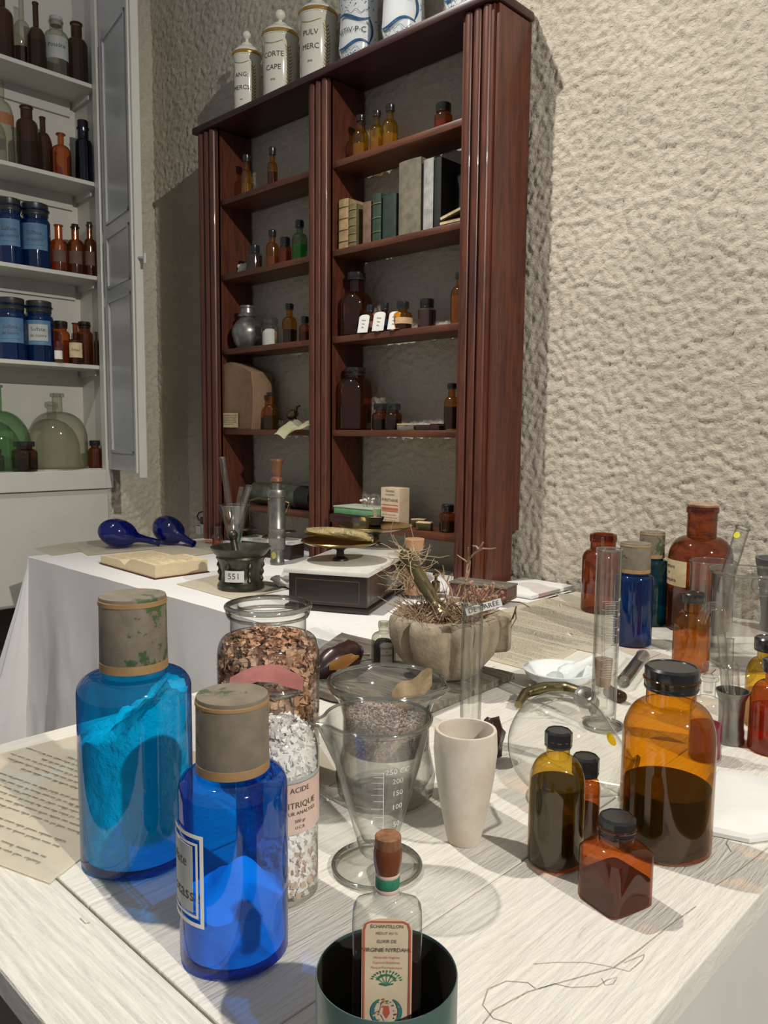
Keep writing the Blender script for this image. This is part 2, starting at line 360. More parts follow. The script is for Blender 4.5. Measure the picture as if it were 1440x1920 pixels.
def add_text(bm, s, size, place, mat=1, du=0, dv=0, spacing=1.0, bold=1.0):
    vs, fs = text_geo(s, size, spacing); nv = [bm.verts.new(place(v.x*bold+du, v.y+dv)) for v in vs]
    for f in fs:
        try: q = bm.faces.new([nv[i] for i in f]); q.material_index = mat
        except ValueError: pass
def cylp(R, a0, z0, off=.0006): return lambda u, v, o=0: Vector(((R+off+o)*math.cos(a0+u/R), (R+off+o)*math.sin(a0+u/R), z0+v))
def patch(bm, place, w, h, nu=10, nv=2, mat=0, arch=0, th=.0005):
    """rectangular label (optionally arched top) lying on a surface given by place(u, v, out)"""
    g = {}
    for lay in (0, 1):
        for i in range(nu+1):
            u = -w/2+w*i/nu; top = h/2-(arch*(abs(2*u/w)**3) if arch else 0)
            for j in range(nv+1):
                v = -h/2+(top+h/2)*j/nv; g[lay, i, j] = bm.verts.new(place(u, v, -th if lay else 0))
    def q(a):
        f = bm.faces.new(a); f.material_index = mat
    for i in range(nu):
        for j in range(nv):
            q([g[0, i, j], g[0, i+1, j], g[0, i+1, j+1], g[0, i, j+1]]); q([g[1, i, j], g[1, i, j+1], g[1, i+1, j+1], g[1, i+1, j]])
    for i in range(nu):
        for j in (0, nv): q([g[0, i, j], g[0, i+1, j], g[1, i+1, j], g[1, i, j]])
    for j in range(nv):
        for i in (0, nu): q([g[0, i, j], g[0, i, j+1], g[1, i, j+1], g[1, i, j]])
def stroke(bm, pts, wd, place, mat=1, off=.0003):
    """ribbon along a polyline given in label coordinates"""
    prev = None
    for i, (u, v) in enumerate(pts):
        a = pts[max(i-1, 0)]; b = pts[min(i+1, len(pts)-1)]; dx, dy = b[0]-a[0], b[1]-a[1]; L = math.hypot(dx, dy) or 1
        wv = wd[i] if isinstance(wd, (list, tuple)) else wd
        nx, ny = -dy/L*wv/2, dx/L*wv/2
        cur = (bm.verts.new(place(u+nx, v+ny, off)), bm.verts.new(place(u-nx, v-ny, off)))
        if prev:
            f = bm.faces.new((prev[0], cur[0], cur[1], prev[1])); f.material_index = mat
        prev = cur
def scribble(bm, place, w, h, line, rng, size=None, wd=.0006, mat=1, fill=.85):
    """rows of handwriting"""
    size = size or line*.32; v = h/2-line
    while v > -h/2+line*.5:
        u = -w/2+rng.uniform(0, .06)*w; end = w/2-rng.random()**2*w*.3
        if rng.random() > fill: v -= line; continue
        while u < end:
            n = rng.randint(3, 8); pts = []; x = u
            for k in range(n):
                hh = size*rng.choice((.5, .6, .7, .7, 1.5))
                pts += [(x, v+rng.uniform(-.1, .1)*size), (x+size*.28, v+hh), (x+size*.42, v+rng.uniform(-.15, .1)*size)]; x += size*rng.uniform(.45, .62)
            stroke(bm, pts, wd, place, mat); u = x+size*rng.uniform(.5, .9)
        v -= line

# ---------------------------------------------------------------- bottle builder
def bprof(R, H, sz, nz, nr, lip, liph, zt, foot=.035, bulge=1.0, sp=1.0):
    nr *= R; pr = [(0, .012*H), (.55*R, .012*H), (.80*R, 0), (.93*R, 0), (R, foot*R*2), (R*bulge, sz*H)]
    for i in range(1, 11):
        t = i/10*PI/2; pr.append((nr+(R*bulge-nr)*math.cos(t)**sp, sz*H+(nz-sz)*H*math.sin(t)))
    zl = zt-liph*H
    pr += [(nr, zl-.003*H), (nr*lip, zl), (nr*lip*1.02, (zl+zt)/2), (nr*lip, zt-.002), (nr*lip*.92, zt), (nr*.80, zt-.001), (nr*.78, zl)]
    return pr
def rad_at(pr, z):
    best = 0
    for (r1, z1), (r2, z2) in zip(pr[:-6], pr[1:-5]):
        if z1 != z2 and min(z1, z2) <= z <= max(z1, z2): best = max(best, r1+(r2-r1)*(z-z1)/(z2-z1))
    return best
def sqf(R, p, zs, zn):
    def f(a, z):
        q = 1/((abs(math.cos(a))**p+abs(math.sin(a))**p)**(1/p)); k = 1 if z < zs else max(0, 1-(z-zs)/(zn-zs)); return 1+(q-1)*k
    return f
def bottle(t, R, H, mat='amber', sz=.60, nz=.76, nr=.42, lip=1.14, liph=.03, cap='screw', cr=None, ch=.12, capmat='cap', sides=0,
           liq=None, lev=.4, n=40, sq=0, sqrot=0, bulge=1.0, sp=1.0, bname='glass_body', seed=0):
    zt = H*(1-ch*.45) if cap else H
    pr = bprof(R, H, sz, nz, nr, lip, liph, zt, bulge=bulge, sp=sp)
    rf = sqf(R, sq, sz*H, nz*H) if sq else None
    bm = bmesh.new(); lathe(bm, pr, n, rf=rf, M4=Matrix.Rotation(sqrot, 4, 'Z') if sq else None); b = finish(bm, bname, mat, t)
    if liq:
        k = .955; zl = lev*H; zs = [.03*H]; 
        while zs[-1] < zl-.03*H: zs.append(zs[-1]+.03*H)
        zs.append(zl); p2 = [(0, .025*H), (.8*R*k, .025*H)]+[(rad_at(pr, z)*k-.0003, z) for z in zs]+[(0, zl)]
        bm = bmesh.new(); lathe(bm, p2, n, rf=rf, M4=Matrix.Rotation(sqrot, 4, 'Z') if sq else None); finish(bm, 'liquid', liq, t)
    if cap in ('screw', 'cork', 'flat'):
        r = (cr or nr*1.35)*R; z0 = H*(1-ch); z1 = H; bm = bmesh.new()
        if cap == 'cork': lathe(bm, [(0, z0), (r*.86, z0), (r, z1-.002), (r*.95, z1), (0, z1)], 24); finish(bm, 'stopper', capmat, t)
        else:
            ns = sides or 36; rf2 = None
            if not sides: rf2 = lambda a, z: 1+.012*math.cos(36*a/2)*0
            bv = min(.0025, (z1-z0)*.12)
            pts = [(0, z0), (r*.97, z0), (r, z0+bv), (r, z0+(z1-z0)*.12), (r*.975, z0+(z1-z0)*.14), (r*.975, z0+(z1-z0)*.2), (r, z0+(z1-z0)*.24), (r, z1-bv), (r-bv, z1), (r*.86, z1), (r*.84, z1-bv*.35), (0, z1-bv*.35)]
            lathe(bm, pts, ns); finish(bm, 'cap', capmat, t, autosm=25 if sides else 40)
    return pr
def cyl_label(t, R, z, w, h, a0, mat='labelw', lines=(), arch=0, name='label', ink='ink', frame=False, inkcol=None):
    bm = bmesh.new(); pl = cylp(R, a0, z); f = lambda u, v, o=0: pl(u, v, o+.0004); patch(bm, f, w, h, nu=12, arch=arch)
    f2 = lambda u, v, o=0: pl(u, v, o+.0009)
    for s, size, dv in lines: add_text(bm, s, size, f2, 1, dv=dv)
    if frame:
        for k in (.94, .88):
            a, b = w/2*k, h/2*k-(.06*h if k < .9 else 0); stroke(bm, [(-a, -b), (0, -b), (a, -b)], h*.012, f2); stroke(bm, [(-a, b), (0, b), (a, b)], h*.012, f2)
    return finish(bm, name, [mat, ink], t, smooth=False)

def rim_ring(t, r, z, rb, rf=None, parent=None, n=72, M4=None):
    bm = bmesh.new(); pr = [(r+rb*math.cos(q), z+rb*.8*math.sin(q)) for q in [2*PI*i/12 for i in range(13)]]
    lathe(bm, pr, n, rf=rf, M4=M4); bmesh.ops.remove_doubles(bm, verts=bm.verts, dist=1e-6); return finish(bm, 'rim', 'rim', t, autosm=80)

# ---------------------------------------------------------------- room shell
YW = 2.04; XS = -3.5
def hplaster(p, k=1.0):
    q = Vector((p[0]*1.0, p[1], p[2]*1.0))
    d = noise.noise_vector(q*22)*.35
    n1 = noise.noise(q*58+d*2.2); n2 = noise.noise(q*120+d*3+Vector((9, 3, 1))); n3 = noise.noise(q*5)
    v = max(-.25, min(.45, n1*.9+.1))*1.0+.35*n2
    return (v*.0088+n3*.004)*k
def steps(a, b, st):
    n = max(1, int(round((b-a)/st))); return [a+(b-a)*i/n for i in range(n+1)]
us = steps(XS, -1.45, .009)+steps(-1.45, -.35, .0052)[1:]+steps(-.35, .15, .009)[1:]+steps(.15, 2.6, .12)[1:]; vs_ = steps(0, .66, .11)[:-1]+steps(.66, 3.35, .0062)
bm = bmesh.new(); g = [[bm.verts.new((x, YW-(hplaster((x, 0, z)) if -.0 <= 1 else 0), z)) for z in vs_] for x in us]
for i in range(len(us)-1):
    for j in range(len(vs_)-1): bm.faces.new((g[i][j], g[i+1][j], g[i+1][j+1], g[i][j+1]))
struct(finish(bm, 'wall_back', 'plaster', autosm=180))
us = steps(1.765, YW+.01, .0085); vs_ = steps(0, 3.35, .0085)
bm = bmesh.new(); g = [[bm.verts.new((XS+hplaster((0, y, z+5), 1.3), y, z)) for z in vs_] for y in us]
for i in range(len(us)-1):
    for j in range(len(vs_)-1): bm.faces.new((g[i][j], g[i+1][j], g[i+1][j+1], g[i][j+1]))
struct(finish(bm, 'wall_left', 'plaster', autosm=180))
bm = bmesh.new(); box(bm, -3.66, -3.62, -1.2, 1.86, 0, .43); struct(finish(bm, 'wall_left', 'dado', smooth=False)); 
bm = bmesh.new(); box(bm, -4.2, 2.6, -3.2, 2.1, -.06, 0); struct(finish(bm, 'floor', 'floor', smooth=False))

# ---------------------------------------------------------------- built-in white cupboard (left)
CZ = [1.022, 1.50, 1.905, 2.322, 2.747]
cb = thing('wall_cupboard', 'white built-in wall cupboard with open door and bottles on its five shelves', 'cupboard', (XS, 1.755, .43))
def cpart(bm, name, mat='gloss_white', parent=None, smooth=False):
    p = parent or cb; o = finish(bm, name, mat, p, smooth=smooth); return o
def W2(bm, o):        # shift a bmesh built in world coordinates into local coordinates of an unrotated thing
    for v in bm.verts: v.co -= Vector(o.location)
bm = bmesh.new(); box(bm, -3.80, -3.77, .2, 1.80, 1.0, 3.3); box(bm, -3.77, XS-.031, 1.785, 1.80, 1.0, 3.3); W2(bm, cb); cpart(bm, 'carcass')
bm = bmesh.new(); box(bm, XS-.03, XS+.012, 1.755, 1.79, .93, 3.3, bev=.003); box(bm, XS-.03, XS+.014, .2, 1.755, .93, 1.018, bev=.003); W2(bm, cb); cpart(bm, 'face_frame')
bm = bmesh.new(); box(bm, XS-.09, XS-.004, .2, 1.845, .424, .928, bev=.004); W2(bm, cb); cpart(bm, 'lower_panel')
for k, z in enumerate(CZ):
    bm = bmesh.new(); box(bm, -3.77, XS-.035, .2, 1.784, z-.018, z, bev=.002)
    if k: box(bm, -3.77, XS-.10, 1.768, 1.784, z-.045, z-.018)
    W2(bm, cb); cpart(bm, 'shelf')
    if k:
        bm = bmesh.new(); box(bm, -3.77, -3.755, .2, 1.755, z-.085, z-.018); W2(bm, cb); cpart(bm, 'shelf_batten')
# open door hinged at the right
hx, hy = XS+.02, 1.765; ang = math.atan2(-.19, .97); L = .44
MD = Matrix.Translation((hx, hy, 0)) @ Matrix.Rotation(ang, 4, 'Z')
door = bpy.data.objects.new('door', None)
bm = bmesh.new(); box(bm, 0, L, 0, .022, 1.02, 3.3, bev=.003, M4=MD)
for z0, z1 in ((1.10, 1.78), (1.83, 2.06), (2.11, 2.9)):
    for a, b, c, d in ((.06, .072, z0, z1), (L-.072, L-.06, z0, z1), (.06, L-.06, z0, z0+.012), (.06, L-.06, z1-.012, z1)): box(bm, a, b, -.006, 0, c, d, M4=MD)
    for a, b, c, d in ((.072, .078, z0, z1), ): box(bm, a, b, -.003, 0, c, d, M4=MD)
W2(bm, cb); dr = cpart(bm, 'door', 'door_paint')
bm = bmesh.new(); box(bm, L, L+.018, -.004, .03, 1.00, 3.3, bev=.004, M4=MD); box(bm, L-.02, L, -.012, -.002, 1.02, 3.3, bev=.002, M4=MD); W2(bm, cb); cpart(bm, 'door_edge_strip', 'gloss_white', dr)
bm = bmesh.new(); p = MD @ Vector((L+.02, .01, 1.905)); tube(bm, [p, p+Vector((.03, 0, -.004)), p+Vector((.05, 0, -.012))], .005); tube(bm, [p+Vector((.05, 0, .01)), p+Vector((.05, 0, -.03))], .006); W2(bm, cb); cpart(bm, 'latch', 'plastic_w', dr)

# ---------------------------------------------------------------- mahogany bookcase
YF, YB = 1.86, 2.03; ZT = 2.4135
bc = thing('bookcase', 'tall mahogany open bookcase with fluted posts leaning up against the rough wall', 'bookcase', (-2.115, 1.95, .75))
bx = [-2.855, -2.727, -2.17, -2.065, -1.495, -1.375]
def bpart(bm, name, mat, sm=True): W2(bm, bc); return finish(bm, name, mat, bc, smooth=sm)
def fluted(x0, x1, z0, z1):
    bm = bmesh.new(); n = 3; pr = []; wd = (x1-x0)
    pts = [(x0, YF+.02), (x0, YF+.004)]
    for k in range(n):
        a = x0+wd*(.06+.88*k/n); b = x0+wd*(.06+.88*(k+1)/n); r = (b-a)/2*.86; c = (a+b)/2
        for i in range(9):
            t = PI-PI*i/8; pts.append((c+r*math.cos(t), YF+.004-r*.75*math.sin(t)))
        if k < n-1: pts.append(((c+r+(c+(b-a)-r))/2, YF+.008))
    pts += [(x1, YF+.004), (x1, YF+.02)]
    prism(bm, pts, z0, z1); return bm
for x0, x1 in ((bx[0], bx[1]), (bx[2], bx[3]), (bx[4], bx[5]-.012)): bpart(fluted(x0, x1, .75, ZT-.03), 'fluted_post', 'wood')
for k, (x0, x1) in enumerate(((bx[0], bx[0]+.02), (bx[1]-.02, bx[1]), (bx[2], bx[2]+.02), (bx[3]-.02, bx[3]), (bx[4], bx[4]+.02), (bx[5]-.022, bx[5]))):
    bm = bmesh.new(); poly = [(YF+.012, .75), (YB-.035, .75), (YB-.035, .905), (YB, .905), (YB, ZT-.03), (YF+.012, ZT-.03)]
    prism(bm, [(y, z) for y, z in poly], x0, x1, M4=Matrix(((0, 0, 1, 0), (1, 0, 0, 0), (0, 1, 0, 0), (0, 0, 0, 1)))); bpart(bm, 'side_panel', 'wood', False)
bm = bmesh.new(); box(bm, bx[0]-.012, bx[5]+.008, YF-.018, YB+.004, ZT-.026, ZT, bev=.006); bpart(bm, 'top_board', 'wood_top')
BZ = {'L': [2.115, 1.823, 1.53, 1.209, .907], 'R': [2.115, 1.823, 1.53, 1.209, .888]}
for s, x0, x1 in (('L', bx[1], bx[2]), ('R', bx[3], bx[4])):
    for z in BZ[s]:
        bm = bmesh.new(); box(bm, x0, x1, YF+.02, YB-.004, z-.022, z, bev=.0025); bpart(bm, 'shelf', 'wood_h')

# ---------------------------------------------------------------- bookcase contents
def shelf_bottle(px, w, top, z, label, name='medicine_bottle', cat='bottle', Y=1.945, group=None, lab=None, **kw):
    X = on_y(px, Y, z); d = proj((X, Y, z))[2]; R = w/2*d/F_PX; H = ztop(X, Y, top)-z
    t = thing(name, label, cat, (X, Y, z), group=group); pr = bottle(t, R, H, n=28, **kw); 
    return t, R, H
SH = BZ['L']
shelf_bottle(432, 20, 330, SH[0], 'faint clear glass bottle left of the amber one on the top left shelf', mat='clear', cap=None, sz=.55, nz=.7)
shelf_bottle(463, 21, 291, SH[0], 'tall yellow-brown bottle with dark cap on the top left shelf', mat='yellow', liq='l_yellow', lev=.33, sz=.5, nz=.66, nr=.5, ch=.16)
shelf_bottle(511, 19, 277, SH[0], 'slim bottle with purple liquid alone on the top left shelf', mat='amber', liq='l_purple', lev=.42, sz=.5, nz=.66, nr=.5, ch=.17)
shelf_bottle(477, 30, 461, SH[1], 'squat crimson-filled bottle with dark cap on the second left shelf', mat='clear_grey', liq='l_crimson', lev=.62, sz=.62, nz=.72, nr=.52, ch=.30)
shelf_bottle(511, 24, 432, SH[1], 'taller amber bottle between crimson bottle and orange one, second left shelf', mat='amber', liq='l_yellow', lev=.3, sz=.52, nz=.68, nr=.45, ch=.16)
shelf_bottle(535, 23, 446, SH[1], 'short orange-brown bottle with black cap beside the green bottle', mat='amber_red', liq='l_orange', lev=.5, sz=.6, nz=.72, nr=.6, ch=.3)
shelf_bottle(562, 29, 414, SH[1], 'bottle of bright green liquid on the second left shelf', mat='green', liq='l_green', lev=.42, sz=.55, nz=.7, nr=.42, ch=.16)
# crumpled white lump
def lump(name, label, cat, loc, r, mat, sc=(1, 1, 1), seed=0, amp=.35, sub=3, group=None):
    bm = bmesh.new(); bmesh.ops.create_icosphere(bm, subdivisions=sub, radius=1)
    for v in bm.verts:
        k = 1+amp*noise.noise(v.co*1.7+Vector((seed, 0, 0)))+amp*.5*noise.noise(v.co*4+Vector((0, seed, 0)))
        v.co = Vector((v.co.x*sc[0], v.co.y*sc[1], max(v.co.z, -.75)*sc[2]))*k*r
    mz = min(v.co.z for v in bm.verts)
    for v in bm.verts: v.co.z -= mz
    o = finish(bm, name, mat, loc=loc, autosm=30); tag(o, label, cat, group); return o
X = on_y(458, 1.98, SH[1]); lump('cotton_wad', 'crumpled white cotton wad left of the crimson bottle', 'cotton', (X, 1.98, SH[1]), .03, 'paper_w', seed=3)
# pewter jar
X = on_y(464, 1.945, SH[2]); d = proj((X, 1.945, SH[2]))[2]; R = 29*d/F_PX; H = ztop(X, 1.945, 574)-SH[2]
t = thing('pewter_jar', 'round-bellied pewter jar with stepped lid on the third left shelf', 'jar', (X, 1.945, SH[2]))
bm = bmesh.new(); lathe(bm, [(0, 0), (.62*R, 0), (.66*R, .03*H), (.85*R, .15*H), (R, .36*H), (.97*R, .46*H), (.78*R, .6*H), (.50*R, .70*H), (.46*R, .76*H)], 40); finish(bm, 'jar_body', 'pewter', t)
bm = bmesh.new(); lathe(bm, [(.0, .74*H), (.56*R, .74*H), (.60*R, .77*H), (.55*R, .81*H), (.44*R, .83*H), (.42*R, .93*H), (.47*R, .95*H), (.44*R, H), (0, .985*H)], 40); finish(bm, 'lid', 'pewter', t)
X = on_y(506, 1.945, SH[2]); R = 15.5*d/F_PX; H = ztop(X, 1.945, 597)-SH[2]
t = thing('glass_jar', 'small lidded glass jar of white lumps beside the pewter jar', 'jar', (X, 1.945, SH[2])); bottle(t, R, H, mat='clear', sz=.66, nz=.74, nr=.8, cap='flat', cr=1.0, ch=.2, capmat='clear_grey', n=28)
bm = bmesh.new(); lathe(bm, [(0, .03*H), (.9*R, .03*H), (.93*R, .5*H), (.5*R, .62*H), (0, .6*H)], 24, rf=lambda a, z: 1-.08*abs(math.sin(3*a+z*90))); finish(bm, 'cotton_filling', 'paper_w', t)
shelf_bottle(543, 28, 570, SH[2], 'amber bottle half full of black liquid on the third left shelf', mat='amber', liq='l_black', lev=.36, sz=.5, nz=.68, nr=.42, ch=.14)
shelf_bottle(572, 22, 594, SH[2], 'small dark red bottle half hidden by the middle post, third left shelf', mat='amber_red', liq='l_crimson', lev=.42, sz=.6, nz=.7, nr=.5, ch=.24)
# kraft paper bag
Z = SH[3]; xa = on_y(414, 1.90, Z); xb = on_y(476, 1.90, Z); Ht = ztop(xa, 1.9, 682)-Z
t = thing('paper_bag', 'brown kraft paper bag with rounded top and printed label, fourth left shelf', 'bag', ((xa+xb)/2, 1.945, Z))
wb = (xb-xa)/2; bm = bmesh.new(); rows = []
outl = []
for i in range(33):
    s = i/32
    if s < .35: x, z = -wb, Ht*.88*s/.35
    elif s < .75:
        q = (s-.35)/.4; x = -wb+2*wb*(q**1.15); z = Ht*(.88+.12*math.sin(min(1, q*2.2)*PI/2)-.30*max(0, q-.30)**1.6)
    else:
        q = (s-.75)/.25; x = wb*(1+.10*math.sin(q*PI)); z = (Ht*(1-.30*.7**1.6))*(1-q)
    outl.append((x, z))
for k, yy in enumerate((-.055, -.058, -.045, 0, .045, .055)):
    sc = (.90, 1, 1.03, 1.03, 1.0, .9)[k]; rows.append([bm.verts.new((x*sc+.003*noise.noise(Vector((x*40, z*30, k))), yy+.004*noise.noise(Vector((x*30, z*25, k*3))), max(0, z*(1-(1-sc)*.6)))) for x, z in outl])
for a, b in zip(rows[:-1], rows[1:]):
    for i in range(32): bm.faces.new((a[i], a[i+1], b[i+1], b[i]))
    bm.faces.new((a[0], b[0], b[-1], a[-1]))
bm.faces.new(rows[0]); bm.faces.new(rows[-1][::-1]); finish(bm, 'bag_body', 'kraft', t, autosm=50)
bm = bmesh.new(); f = lambda u, v, o=0: Vector((u-.35*wb, -.062-o, v+.036)); patch(bm, f, wb*1.25, .058); scribble(bm, lambda u, v, o=0: f(u, v, .0008), wb*1.1, .05, .007, random.Random(4), wd=.0007); finish(bm, 'label', ['paper_y', 'ink'], t, smooth=False)
shelf_bottle(508, 28, 736, SH[3], 'amber bottle a third full of black liquid beside the paper bag', mat='amber', liq='l_black', lev=.38, sz=.5, nz=.68, nr=.42, ch=.1)
# little glass, brass half-lemon, white crumpled paper on the same shelf
X = on_y(530, 1.95, Z); t = bm = bmesh.new(); lathe(bm, [(0, 0), (.013, 0), (.018, .035), (.0165, .035), (.012, .004), (0, .004)], 24); tag(finish(bm, 'shot_glass', 'clear_grey', loc=(X, 1.95, Z)), 'tiny dull glass beside the crumpled paper, fourth left shelf', 'glass')
X = on_y(549, 1.96, Z); t = thing('brass_whistle', 'little brass oval pod with dark stem above the crumpled paper', 'ornament', (X, 1.96, Z+.058)); t.rotation_euler = (0, math.radians(-20), 0)
bm = bmesh.new(); lathe(bm, [(0, -.03), (.012, -.024), (.018, -.008), (.018, .008), (.012, .022), (0, .028)], 24, M4=Matrix.Rotation(PI/2, 4, 'Y')); finish(bm, 'pod', 'brass_dark', t)
bm = bmesh.new(); tube(bm, [(.024, 0, .004), (.034, 0, .018), (.05, 0, .016)], .004); finish(bm, 'stem', 'iron', t)
bm = bmesh.new(); tube(bm, [(0, .01, -.01), (.0, .014, -.04), (.005, .018, -.056)], .003); finish(bm, 'prop', 'iron', t)
Xa, Xb = on_y(523, 1.86, Z), on_y(581, 1.86, Z); bm = bmesh.new(); g = []
for i in range(15):
    row = []
    for j in range(9):
        u, v = i/14, j/8; x = Xa+(Xb-Xa)*u; y = 1.835+.10*v+.012*math.sin(u*7); z = Z+.012+.028*abs(math.sin(u*4.2+v*2))*v-.045*(1-v)*(1-abs(u-.25)*1.3)*(1-v)+.01*noise.noise(Vector((u*5, v*5, 0)))
        if v > .35: z = max(z, Z+.004)
        row.append(bm.verts.new((x, y, z)))
    g.append(row)
for i in range(14):
    for j in range(8): bm.faces.new((g[i][j], g[i+1][j], g[i+1][j+1], g[i][j+1]))
bmesh.ops.solidify(bm, geom=list(bm.faces), thickness=.0012); tag(finish(bm, 'crumpled_paper', pm('cream_tissue', (.78, .76, .52), rough=.8), autosm=25), 'crumpled cream paper hanging over the fourth left shelf edge', 'paper')
# bottom left shelf: glass roll
Z = SH[4]; Xa, Xb = on_y(474, 1.95, Z), on_y(600, 1.95, Z); t = thing('glass_roll', 'dark green glass cylinder with black end lying on the bottom left shelf', 'tube', ((Xa+Xb)/2, 1.95, Z+.045))
l = (Xb-Xa)/2-.02; MY = Matrix.Rotation(PI/2, 4, 'Y')
bm = bmesh.new(); lathe(bm, [(0, -l), (.04, -l), (.044, -l+.006), (.044, l*.62)], 32, M4=MY); finish(bm, 'tube', 'gauze', t)
bm = bmesh.new(); lathe(bm, [(0, l*.55), (.045, l*.55), (.045, l), (0, l)], 32, M4=MY); finish(bm, 'end_cap', 'black', t)

RH = BZ['R']
for px, w_, tp, lb in ((676, 31, 217, 'leftmost of three golden bottles on the top right shelf'), (706, 27, 208, 'middle of three golden bottles on the top right shelf'), (731, 30, 197, 'rightmost and nearest of three golden bottles on the top right shelf')):
    shelf_bottle(px, w_, tp, RH[0], lb, mat='yellow', liq='l_yellow', lev=.36, sz=.48, nz=.68, nr=.42, ch=.14, group='golden bottles on the top right shelf')
shelf_bottle(654, 20, 250, RH[0], 'dark red-brown bottle at the far left end of the top right shelf', mat='amber_dim', Y=1.98, sz=.6, nz=.7)
shelf_bottle(831, 34, 195, RH[0], 'orange-brown bottle with black cap alone on the top right shelf', mat='amber_red', liq='l_orange', lev=.4, sz=.55, nz=.68, nr=.62, ch=.3)
# books
def book(x0, x1, ztp, z, c, label, depth=.12, Y=1.90, group='old books on the second right shelf', bands=0, lean=0, page='paper_y'):
    t = thing('book', label, 'book', ((x0+x1)/2, Y+depth/2, z), group=group); w2 = (x1-x0)/2; H = ztp-z; mt = book_mat('cloth_cover', c)
    bm = bmesh.new(); box(bm, -w2, -w2+.003, -depth/2, depth/2, 0, H, bev=.0008); box(bm, w2-.003, w2, -depth/2, depth/2, 0, H, bev=.0008)
    pts = [(w2*math.cos(a), -depth/2-.006*math.sin(a)+.002) for a in [PI*i/8 for i in range(9)]]; pts += [(-w2, -depth/2+.004), (w2, -depth/2+.004)]; prism(bm, pts, 0, H)
    finish(bm, 'cover', mt, t, smooth=False)
    bm = bmesh.new(); box(bm, -w2+.003, w2-.003, -depth/2+.004, depth/2-.005, .003, H-.004); finish(bm, 'page_block', page, t, smooth=False)
    if bands:
        bm = bmesh.new()
        for k in range(bands):
            zz = H*(k+.7)/(bands+.4); tube(bm, [(w2*math.cos(a), -depth/2-.0065*math.sin(a)+.001, zz) for a in [PI*i/8 for i in range(9)]], .0012, 6)
        finish(bm, 'spine_band', pm('spine_gilt', (.25, .20, .10), rough=.5), t)
    return t
YK = 1.90
for a, b, tp, c, lb, bd in ((635, 653, 366, (.40, .28, .13), 'cream worn book at the left end of the book row', 4), (654, 668, 375, (.18, .15, .06), 'thin olive ribbed book beside the cream one', 5), (680, 695, 371, (.20, .12, .08), 'faded reddish-brown book in the row of small ones', 0),
                    (698, 714, 356, (.03, .06, .035), 'dark green gilt-banded book left of the black-green one', 3), (717, 742, 357, (.02, .04, .035), 'black-green book left of the big grey volume', 0), (747, 788, 292, (.20, .175, .125), 'thick tall grey cloth volume in the book row', 0), (793, 811, 291, (.42, .41, .38), 'tall marbled white volume with black back edge', 0)):
    x0, x1 = on_y(a, YK, RH[1]), on_y(b, YK, RH[1]); book(x0, x1, ztop((x0+x1)/2, YK, tp+8), RH[1], c, lb, bands=bd)
x0, x1 = on_y(813, YK, RH[1]), on_y(826, YK, RH[1]); book(x0, x1, ztop(x0, YK, 298), RH[1], (.012, .012, .012), 'tall black volume standing right of the marbled one', depth=.125)
x0 = x1+.004; x1 = on_y(868, YK+.06, RH[1]); book(x0, bx[4]-.005, ztop(x0, YK, 305), RH[1], (.008, .008, .008), 'black volume at the back right of the book row', depth=.06, Y=YK+.065)
for k, (c, lb) in enumerate((((.16, .05, .04), 'red-brown booklet lying flat at the bottom of the small pile'), ((.14, .14, .09), 'grey-green booklet resting slanted on the red-brown one'))):
    xa = on_y(826+k*1, YK, RH[1]); bm = bmesh.new(); t = thing('booklet', lb, 'book', ((xa+bx[4])/2, 1.925, RH[1]+.001+k*.017)); t.rotation_euler = (0, -.22*k, 0); w2 = (bx[4]-xa)/2-.008
    if k: t.location.z += .007
    box(bm, -w2, w2, -.035, .035, 0, .013, bev=.001); finish(bm, 'cover', book_mat('booklet_cover', c), t, smooth=False); bm = bmesh.new(); box(bm, -w2-.001, w2-.002, -.037, .03, .003, .010); finish(bm, 'page_block', 'paper_y', t, smooth=False)
# third right shelf
shelf_bottle(668, 60, 512, RH[2], 'large dark red stoppered bottle at the left of the third right shelf', mat='amber_dark', liq='l_crimson', lev=.33, sz=.48, nz=.70, nr=.42, ch=.12)
shelf_bottle(643, 24, 565, RH[2], 'very dark red bottle behind the large red one', mat='amber_dark', Y=1.995, liq='l_purple', lev=.6, sz=.7, nz=.8)
for px, w_, tp, tx0, tx1, tt, c, gm, lb in ((694, 22, 572, 676, 692, 592, (.55, .22, .22), 'amber_red', 'leftmost little bottle with white tag and pink label'), (721, 23, 568, 703, 722, 587, (.08, .22, .45), 'amber_dark', 'middle little bottle with white tag and blue label'), (755, 35, 566, 732, 750, 586, (.62, .42, .22), 'amber', 'right little tagged bottle with orange-tan label')):
    t, R, H = shelf_bottle(px, w_, tp, RH[2], lb+' on the third right shelf', Y=1.905, mat=gm, sz=.5, nz=.64, nr=.5, ch=.26, group='tagged bottles on the third right shelf', liq='l_dark', lev=.4)
    a0 = camang(t.location.x, t.location.y); cyl_label(t, R*1.01, H*.30, R*2.6, H*.22, a0+.4, mat=pm('coloured_label', c, rough=.7))
    xa, xb = on_y(tx0, 1.885, RH[2]), on_y(tx1, 1.885, RH[2]); h = ztop(xa, 1.885, tt)-RH[2]; bm = bmesh.new(); xm = (xa+xb)/2-t.location.x
    f = lambda u, v, o=0: Vector((xm+u, 1.885-t.location.y-.012*(.5-v/h)-o+.004*math.sin(u*90), v+h/2+.001)); patch(bm, f, xb-xa, h, arch=h*.12, nu=8, nv=4)
    f2 = lambda u, v, o=0: f(u, v, .0009)
    for k in range(3): add_text(bm, ('Fiole', 'No', 'Ph.')[k], h*.13, f2, 1, dv=h*(.18-.2*k))
    finish(bm, 'paper_tag', ['paper_w', 'ink'], t, smooth=False)
